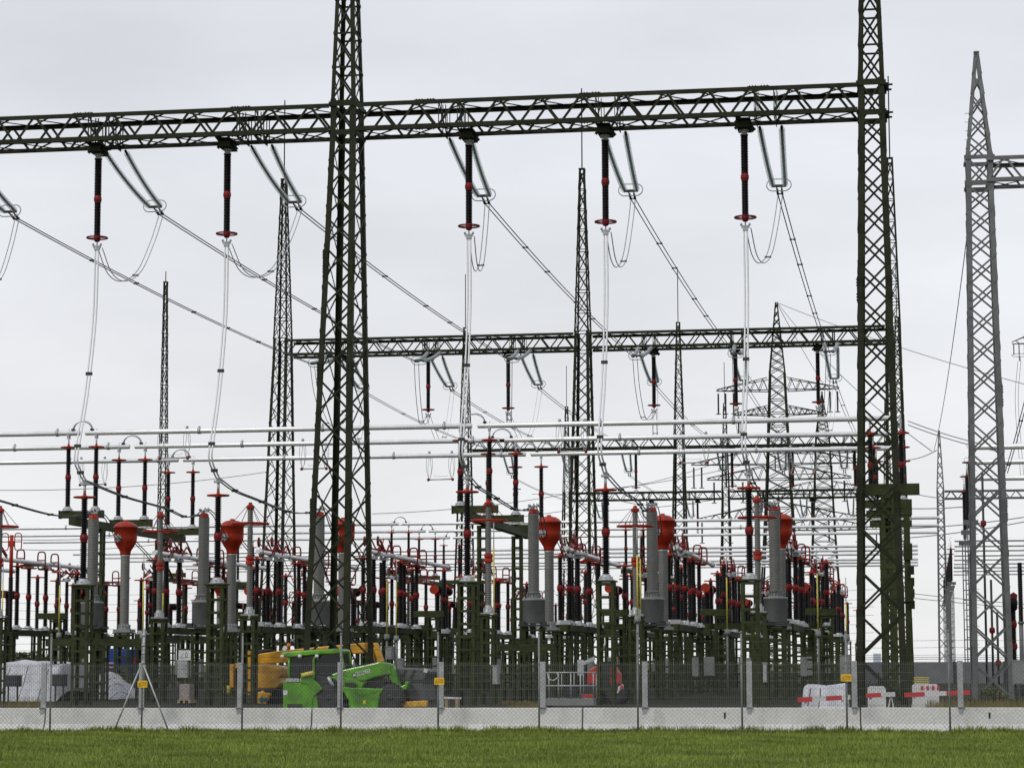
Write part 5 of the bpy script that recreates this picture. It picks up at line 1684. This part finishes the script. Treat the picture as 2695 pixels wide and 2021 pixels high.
# grey lift basket and red machine
YK = 95.6
a, c = at(1436, 1850, YK), at(1562, 1850, YK)
OX = (a.x + c.x) / 2
L = c.x - a.x
t = thing('lift_basket', 'grey railed work basket standing before the red machine', 'basket', (OX, YK, 0))
zf, zt_, zm = at(1500, 1856, YK).z, at(1500, 1769, YK).z, at(1500, 1804, YK).z
part('floor_tray', MB().box((0, .45, zf + .14), (L, .9, .28)), TANK, t)
part('tray_leg', MB().box((-L / 2 + .1, .45, zf / 2 + .01), (.1, .8, max(zf, .04))).box((L / 2 - .1, .45, zf / 2 + .01), (.1, .8, max(zf, .04))), DGREY, t)
for z in (zt_, zm):
    B = MB()
    for y in (0, .9):
        B.tube((-L / 2, y, z), (L / 2, y, z), .024, 8)
    for x in (-L / 2, L / 2):
        B.tube((x, 0, z), (x, .9, z), .024, 8)
    part('rail', B, GALV, t)
for f in (-.5, -.23, .03, .23, .5):
    for y in (0, .9):
        part('rail_post', MB().tube((L * f, y, zf + .28), (L * f, y, zt_), .022, 8), GALV, t)
part('control_box', MB().box((.38, .5, zt_ + .18), (.24, .25, .6)).bar((.4, .4, zt_ + .3), (.95, .4, zt_ + .55), .08, .14), GALV, t)
part('hose', MB().path(smooth_pts([(-L / 2 + .08, -.03, zt_ - .02), (-L / 2 + .12, -.05, zt_ - .2), (-L / 2 + .3, -.05, zt_ - .3), (-L / 2 + .5, -.05, zt_ - .16), (-L / 2 + .45, -.03, zt_ - .02)], 6), .016, 6), LALU, t)
part('motor_block', MB().box((.0, .5, zm - .22), (.5, .4, .42)), DGREY, t)
YR = 103.6
OX = at(1590, 1800, YR).x
t = thing('red_work_vehicle', 'red work vehicle with orange beacon half hidden behind a pedestal', 'vehicle', (OX, YR, 0))
slab('left_cowl', [(1543, 1850), (1545, 1775), (1553, 1760), (1565, 1752), (1572, 1752), (1572, 1850)], YR, YR, YR + .9, MACHR, t, OX, .06)
slab('right_cowl', [(1606, 1754), (1620, 1757), (1630, 1772), (1632, 1812), (1606, 1818)], YR, YR, YR + .9, MACHR, t, OX, .06)
slab('mast', [(1570, 1745), (1608, 1745), (1610, 1862), (1568, 1862)], YR, YR + .2, YR + 1.4, DGREY, t, OX)
slab('bumper', [(1532, 1826), (1566, 1826), (1566, 1842), (1532, 1842)], YR, YR - .2, YR, MACHR, t, OX)
slab('lamp_board', [(1624, 1822), (1628, 1806), (1638, 1800), (1642, 1801), (1642, 1812), (1632, 1814), (1627, 1824)], YR, YR - .08, YR - .05, WHITE, t, OX, 0)
slab('tail_lamp', [(1633, 1803), (1641, 1802), (1641, 1811), (1633, 1812)], YR, YR - .1, YR - .08, STRIPE, t, OX, 0)
P = at(1616, 1733, YR)
part('beacon', MB().lathe([(.06, -.1), (.08, -.06), (.08, .05), (.04, .1)], 12, (P.x - OX, .4, P.z)).tube((P.x - OX, .4, P.z - .45), (P.x - OX, .4, P.z - .1), .025, 6), ORANGE, t)
for px in (1558, 1622):
    P = at(px, 1850, YR)
    for yy in (.1, 1.3):
        wheel(t, P.x - OX, yy, .42, .42, .3, DGREY)

# cabinets, posters, containers
def cabinet(px0, px1, py0, py1, Y, m, label, d=.5, leg=True, doors=2, name='control_cabinet', cat='cabinet'):
    a, c = at(px0, py0, Y), at(px1, py1, Y)
    t = thing(name, label, cat, ((a.x + c.x) / 2, Y, 0), 0, 'switchyard cabinets' if cat == 'cabinet' else None)
    w_, h_, zc = c.x - a.x, a.z - c.z, (a.z + c.z) / 2
    part('body', MB().box((0, d / 2, zc), (w_, d, h_)).box((0, d / 2, zc + h_ / 2 + .02), (w_ + .06, d + .06, .03)), m, t)
    for k in range(doors):
        part('door', MB().box((0, -.012, zc + (k - (doors - 1) / 2) * h_ / doors), (w_ * .9, .02, h_ / doors * .92)).box((w_ * .3, -.03, zc + (k - (doors - 1) / 2) * h_ / doors), (.03, .03, .1)), m, t)
    if leg:
        part('stand', MB().box((-w_ * .35, d / 2, c.z / 2), (.06, .06, c.z)).box((w_ * .35, d / 2, c.z / 2), (.06, .06, c.z)), GREEN2, t)
    return t
cabinet(467, 494, 1738, 1783, 99.5, GALV, 'tall grey steel cabinet between the second and third front pedestals')
cabinet(2210, 2240, 1725, 1792, 99, TANK, 'grey cabinet on legs behind the right warning sign')
cabinet(2664, 2720, 1738, 1800, 100, TANK, 'wide grey cabinet at the right picture edge', doors=1)
cabinet(12, 46, 1778, 1806, 100, DGREY, 'dark grey box under the frame at the left edge', doors=1)
cabinet(137, 166, 1776, 1805, 101, DGREY, 'dark grey box beside the first front pedestal', doors=1)
cabinet(1296, 1310, 1752, 1800, 101, GALV, 'narrow grey box beside the third front pedestal', doors=1)
cabinet(2008, 2017, 1745, 1795, 97.5, GALV, 'narrow pale box beside the sixth lane pedestal', doors=1)
cabinet(1014, 1032, 1702, 1735, 110, TANK, 'small grey box behind the telehandler boom', doors=1)
t = thing('poster_board', 'white board with a sketched drawing above the grey cabinet', 'sign', (at(486, 1723, 99).x, 99, 0))
P = at(486, 1723, 99)
part('board', MB().box((0, 0, P.z), (.52, .02, .42)), WHITE, t)
part('drawing', MB().bar((-.18, -.013, P.z - .1), (-.05, -.013, P.z + .08), .01, .012, (0, 1, 0)).bar((-.2, -.013, P.z - .12), (0, -.013, P.z - .12), .01, .012, (0, 1, 0)).ring((.08, -.013, P.z), .04, .01, 12, 4, (0, 1, 0), .12), INK, t)
part('post', MB().box((.2, .03, P.z / 2), (.05, .05, P.z)), GREEN2, t)
a = at(484, 1843, 97)
t = thing('pallet', 'timber pallet with bundled material below the grey cabinet', 'pallet', (a.x, 97, 0))
for k in range(4):
    part('plank', MB().box((0, .12 + k * .22, .26), (.56, .12, .03)), WOOD, t)
for k in range(3):
    part('bearer', MB().box((-.22 + k * .22, .45, .19), (.09, .9, .1)), WOOD, t)
part('foot_block', MB().box((0, .45, .07), (.5, .8, .13)), DGREY, t)
part('bundle', MB().box((-.03, .45, .6), (.42, .6, .62)), mat('bundled cable drum foil', (.28, .24, .22), .6, 0, .35, 12, .6, 14), t)
YC = 150
a, c = at(252, 1706, YC), at(307, 1772, YC)
t = thing('site_container', 'blue site container with white panel and stripes behind the left pedestals', 'container', ((a.x + c.x) / 2, YC, 0))
w_ = c.x - a.x
B = MB().box((0, 1.2, (a.z) / 2), (w_, 2.4, a.z))
for k in range(9):
    B.box((-w_ / 2 + .1 + k * w_ / 9, -.02, a.z / 2), (.05, .04, a.z * .94))
part('body', B, BLUE, t)
P = at(273, 1721, YC)
pn = part('panel', MB().box((P.x - t.location.x, -.05, P.z), (.46, .02, .4)), WHITE, t)
part('opening', MB().box((P.x - t.location.x, -.065, P.z), (.28, .01, .14)), DGREY, pn)
for y, m in ((1744, WHITE), (1747, STRIPE), (1755, WHITE), (1757, STRIPE)):
    z = at(270, y, YC).z
    part('stripe', MB().box((.0, -.05, z), (w_ * .95, .02, .055)), m, t)
a, c = at(340, 1708, YC), at(372, 1772, YC)
t = thing('site_container', 'narrow strip of a second blue container left of the tripod post', 'container', ((a.x + c.x) / 2, YC, 0))
w_ = c.x - a.x
B = MB().box((0, 1.2, a.z / 2), (w_, 2.4, a.z))
for k in range(5):
    B.box((-w_ / 2 + .1 + k * w_ / 5, -.02, a.z / 2), (.05, .04, a.z * .94))
part('body', B, BLUE, t)
part('panel', MB().box((.0, -.05, a.z - .7), (.3, .02, .35)), STRIPE, t)

# tarpaulin heaps
def heap(pts, Y, d, label, seed, m=TARP, ropes=4):
    rng = random.Random(seed)
    P = xz(pts, Y)
    x0, x1 = min(p[0] for p in P), max(p[0] for p in P)
    ox = (x0 + x1) / 2
    def top(x):
        for (xa, za), (xb, zb) in zip(P, P[1:]):
            if min(xa, xb) <= x <= max(xa, xb) and abs(xb - xa) > 1e-6:
                return lerp(za, zb, (x - xa) / (xb - xa))
        return P[0][1]
    nx, ny = 44, 22
    vs, fs = [], []
    ph = [rng.uniform(0, 6) for _ in range(6)]
    for j in range(ny + 1):
        v = j / ny
        for i in range(nx + 1):
            u = i / nx
            x = lerp(x0, x1, u)
            prof = min(1.0, math.sin(math.pi * min(max(v, 0.0), 1.0)) * 1.55)
            edge = min(1, min(u, 1 - u) * 14 + .25)
            z = top(x) * prof * edge
            z += (.03 * math.sin(x * 2.3 + v * 9 + ph[0]) + .015 * math.sin(x * 5.1 - v * 17 + ph[1]) + .03 * math.sin(x * 2.2 + v * 31 + ph[2])) * (prof > .05) * min(1, top(x))
            vs.append((x - ox, -d * .2 + v * d + .04 * math.sin(x * 9 + v * 5), max(z, 0 if prof < .06 else .02)))
    for j in range(ny):
        for i in range(nx):
            a = j * (nx + 1) + i
            fs.append((a, a + 1, a + nx + 2, a + nx + 1))
    t = thing('covered_heap', label, 'heap', (ox, Y, 0), 0, 'white covered heaps')
    part('tarpaulin', MB().add(vs, fs, True), m, t)
    B = MB()
    for k in range(ropes):
        x = lerp(x0, x1, .15 + .22 * k) - ox
        pts_ = []
        for q in range(9):
            v = .03 + .5 * q / 8
            i = int((x + ox - x0 + .25 * q / 8) / (x1 - x0) * nx)
            i = max(0, min(nx, i))
            pts_.append(Vector(vs[int(v * ny) * (nx + 1) + i]) + Vector((0, -.015, .01)))
        B.path(pts_, .012, 4)
    part('lashing_rope', B, DGREY, t)
heap([(-60, 1752), (20, 1742), (60, 1739), (102, 1741), (140, 1748), (172, 1745)], 112, 6, 'large heap under white tarpaulin at the left picture edge', 1)
heap([(235, 1768), (260, 1773), (293, 1796), (325, 1835)], 118, 5, 'sloping end of a white covered heap below the blue container', 2)
heap([(2108, 1815), (2112, 1811), (2125, 1803), (2160, 1806), (2195, 1806), (2226, 1801), (2232, 1812)], 83, 2.2, 'white tarpaulin heap left of the right warning sign', 3, ropes=2)
# barrier boards
def board(px0, py0, px1, py1, Y, segs, label):
    a, c = at(px0, py0, Y), at(px1, py1, Y)
    t = thing('barrier_board', label, 'barrier', (a.x, Y, 0), 0, 'red and white barrier boards')
    acc = 0
    for w_, m in segs:
        p, q = a.lerp(c, acc), a.lerp(c, acc + w_)
        part('segment', MB().bar((p.x - a.x, 0, p.z), (q.x - a.x, 0, q.z), .03, .15), m, t)
        acc += w_
    for f in (.15, .85):
        p = a.lerp(c, f)
        part('trestle', MB().bar((p.x - a.x - .12, .06, 0), (p.x - a.x, .06, p.z), .04, .04).bar((p.x - a.x + .12, .06, 0), (p.x - a.x, .06, p.z), .04, .04), WHITE, t)
    return t
board(2099, 1841, 2238, 1834, 82.1, [(.28, STRIPE), (.26, WHITE), (.3, STRIPE), (.16, WHITE)], 'red and white board in front of the white tarpaulin heap')
board(2279, 1830, 2356, 1826, 84, [(.52, STRIPE), (.48, WHITE)], 'red and white board between the right tower legs')
o_ = board(2380, 1828, 2553, 1821, 84, [(.31, STRIPE), (.33, WHITE), (.36, STRIPE)], 'longest red and white board right of the tall tower')
def plastic(px0, px1, py0, Y, label, squares):
    a, c = at(px0, py0, Y), at(px1, 1850, Y)
    t = thing('plastic_barrier', label, 'barrier', ((a.x + c.x) / 2, Y, 0), 0, 'white plastic barriers')
    w_ = c.x - a.x
    part('body', MB().prism([(-w_ / 2, .1), (w_ / 2, .1), (w_ / 2, a.z - .1), (w_ / 2 - .08, a.z), (-w_ / 2 + .08, a.z), (-w_ / 2, a.z - .06)], 0, .3), WHITE, t)
    for s in (-1, 1):
        part('foot', MB().box((s * w_ * .3, .15, .05), (.3, .6, .1)), DGREY, t)
    for k in range(squares):
        part('reflector', MB().box((-w_ * .12 + k * w_ * .2, -.012, a.z - .14), (.09, .012, .14)), STRIPE, t)
plastic(2283, 2332, 1805, 88, 'white plastic barrier block between the right tower legs', 0)
plastic(2400, 2472, 1799, 88, 'white plastic barrier with red squares right of the tall tower', 4)
P = at(2425, 1790, 95)
t = thing('slat_stack', 'stack of yellow slats behind the white plastic barrier', 'slats', (P.x, 95, 0))
for k in range(4):
    part('slat', MB().box((0, .3, P.z - .1 + k * .07), (.55 + .05 * (k % 2), .5, .03)), YROD, t)
part('crate', MB().box((0, .3, (P.z - .14) / 2), (.5, .5, P.z - .14)), DGREY, t)
# hanging cable loops at the right tower
t = thing('cable_loops', 'black cable loops hanging at the foot of the right tower', 'cable', (at(2312, 1750, 96).x, 96, 0))
for k in range(4):
    x0 = (k - 1.5) * .16
    z0 = at(2312, 1768, 96).z
    part('cable', MB().path(smooth_pts([(0, 0, z0), (x0 - .12, 0, z0 - .4), (x0 - .05, 0, z0 - .72 - .05 * k), (x0 + .12, 0, z0 - .6), (x0 + .1, 0, z0 - .1)], 6), .014, 6), RUBBER, t)
part('peg', MB().box((0, .05, z0 / 2), (.05, .05, z0)), GREEN2, t)
# white pipe and loose lengths on the ground
P = at(1190, 1836, 93)
t = thing('white_pipe', 'white pipe lying on blocks right of the telehandler', 'pipe', (P.x, 93, 0))
part('tube', MB().tube((-.35, 0, P.z), (.35, 0, P.z - .02), .05, 10), WHITE, t)
part('block', MB().box((-.2, 0, P.z / 2 - .03), (.12, .3, P.z - .08)).box((.2, 0, P.z / 2 - .03), (.12, .3, P.z - .08)), WOOD, t)

# ------------------------------------------------------------------ far setting
def leafy(label, X, Y, H, Wd, n, seed, name='shrub', m=None, ls=1.0):
    rng = np.random.default_rng(seed)
    t = thing(name, label, 'shrub', (X, Y, 0), 0, 'distant shrubs')
    B = MB()
    for k in range(4):
        a = k * 1.6
        B.path([(0, 0, 0), (math.cos(a) * Wd * .15, math.sin(a) * Wd * .15, H * .35), (math.cos(a) * Wd * .3, math.sin(a) * Wd * .3, H * .75)], .05, 5)
    part('trunk', B, WOOD, t)
    cl = rng.normal(0, 1, (9, 3)) * np.array([Wd * .26, Wd * .22, H * .16]) + np.array([0, 0, H * .58])
    c = cl[rng.integers(0, 9, n)] + rng.normal(0, 1, (n, 3)) * np.array([Wd * .13, Wd * .13, H * .11])
    c[:, 2] = np.clip(c[:, 2], .1, H * 1.05)
    s = rng.uniform(.07, .16, n) * max(1, H / 3) * ls
    d1 = rng.normal(0, 1, (n, 3)); d1 /= np.linalg.norm(d1, axis=1)[:, None]
    d2 = rng.normal(0, 1, (n, 3)); d2 /= np.linalg.norm(d2, axis=1)[:, None]
    vs = np.stack([c - d1 * s[:, None], c + d2 * s[:, None] * .6, c + d1 * s[:, None], c - d2 * s[:, None] * .6], 1).reshape(-1, 3)
    me = bpy.data.meshes.new('crown')
    me.from_pydata(vs.tolist(), [], [(4 * i, 4 * i + 1, 4 * i + 2, 4 * i + 3) for i in range(n)])
    me.materials.append(m or LEAF)
    part('crown', me, None, t)
def leafmat(name, c0, c1):
    m = bpy.data.materials.new(name)
    m.use_nodes = True
    n = m.node_tree
    b = n.nodes['Principled BSDF']
    b.inputs['Roughness'].default_value = .7
    g = n.nodes.new('ShaderNodeNewGeometry')
    r = n.nodes.new('ShaderNodeValToRGB')
    r.color_ramp.elements[0].color = (*c0, 1)
    r.color_ramp.elements[1].color = (*c1, 1)
    n.links.new(g.outputs['Random Per Island'], r.inputs[0])
    n.links.new(r.outputs[0], b.inputs['Base Color'])
    return m
LEAF = leafmat('olive leaves', (.04, .055, .012), (.11, .12, .035))
LEAF2 = leafmat('autumn leaves', (.10, .06, .012), (.16, .13, .04))
for k, (px, py, Y, wd) in enumerate(((20, 1722, 170, 3.4), (50, 1714, 175, 3.6), (82, 1722, 172, 3.2), (120, 1728, 176, 3), (-15, 1720, 172, 3))):
    P = at(px, py, Y)
    leafy('olive green shrub behind the left white heap, %s from the left' % ORD[k], P.x, Y, P.z, wd, 4200, 20 + k)
for k, (px, py, Y, wd) in enumerate(((300, 1765, 130, 2.4), (1370, 1843, 92, 1.2), (2560, 1838, 84, .5), (2622, 1808, 92, .8), (2670, 1838, 84, .5))):
    P = at(px, py, Y)
    leafy(['low olive shrub beside the sloping white heap', 'low autumn weeds behind the fence right of the white pipe', 'low olive bush left of the grey tower foot', 'olive bush between the grey tower legs', 'low olive bush at the right picture edge'][k], P.x, Y, P.z, wd, 2600, 40 + k, m=LEAF2 if k == 1 else LEAF, ls=.3 if k else 1.0)
# weeds in the yard
rng = np.random.default_rng(11)
vs = []
for (pa, pb, Y, n_, h) in ((20, 90, 90, 500, .55), (1340, 1410, 88, 400, .4), (2440, 2720, 82, 2500, .6), (2280, 2440, 84, 500, .3), (600, 1340, 78, 800, .22), (1650, 2100, 80, 900, .25)):
    xa, xb = at(pa, 1850, Y).x, at(pb, 1850, Y).x
    for k in range(n_):
        x, y = rng.uniform(xa, xb), Y + rng.uniform(-1.5, 2.5)
        a, l = rng.uniform(0, 6.28), rng.uniform(.3, 1) * h
        w_ = .012
        vs += [(x - math.cos(a) * w_, y - math.sin(a) * w_, 0), (x + math.cos(a) * w_, y + math.sin(a) * w_, 0), (x + rng.normal(0, .1) * h, y + rng.normal(0, .1) * h, l)]
me = bpy.data.meshes.new('weeds')
me.from_pydata(vs, [], [(3 * i, 3 * i + 1, 3 * i + 2) for i in range(len(vs) // 3)])
me.materials.append(leafmat('dry weeds', (.10, .11, .02), (.26, .18, .05)))
tag(part('weeds', me), 'dry yellowish weeds growing in the yard behind the fence', 'weeds', kind='stuff')
# grey boundary wall far right
a = at(2250, 1745, 205)
t = thing('boundary_wall', 'long grey boundary wall in the distance on the right', 'wall', (a.x, 205, 0))
for k in range(12):
    z = 1.72
    pnl = part('wall_panel', MB().box((k * 4 + 2, 0, z / 2), (3.9, .12, z)), NOISEW, t)
    part('wall_post', MB().box((k * 4, -.03, z / 2 + .03), (.2, .24, z + .06)), DGREY, t)
B = MB()
for z in (1.95, 2.1):
    B.path([(i * 2, 0, z) for i in range(25)], .02, 4)
part('wire_strand', B, CABLE, t)
# far buildings
def far_block(px0, px1, ytop, Y, m, label, win, roof=None):
    a, c = at(px0, ytop, Y), at(px1, ytop, Y)
    w_ = c.x - a.x
    t = thing('far_building', label, 'building', ((a.x + c.x) / 2, Y, 0))
    part('wall', MB().box((0, w_ / 2, a.z / 2), (w_, w_, a.z)), m, t)
    if roof:
        part('roof', MB().prism([(-w_ / 2, a.z), (w_ / 2, a.z), (w_ * .35, a.z + roof), (-w_ * .2, a.z + roof)], 0, w_), DGREY, t)
    if not win:
        return
    nx, nz, wz = win
    me = cm('pane_%d' % int(Y), DGREY, lambda B: B.box((0, 0, 0), (w_ / nx * .45, .1, wz * .5)))
    for i in range(nx):
        for k in range(nz):
            part('window', me, None, t, (-w_ / 2 + (i + .5) * w_ / nx, -.03, a.z - .8 * wz - k * wz))
far_block(1632, 1650, 1720, 2600, FARW, 'distant white apartment tower seen right of the red work vehicle', (3, 5, 2.4), 2.0)
far_block(2298, 2318, 1719, 4200, FARHAZE, 'pale hazy office tower on the horizon between the right tower legs', None)
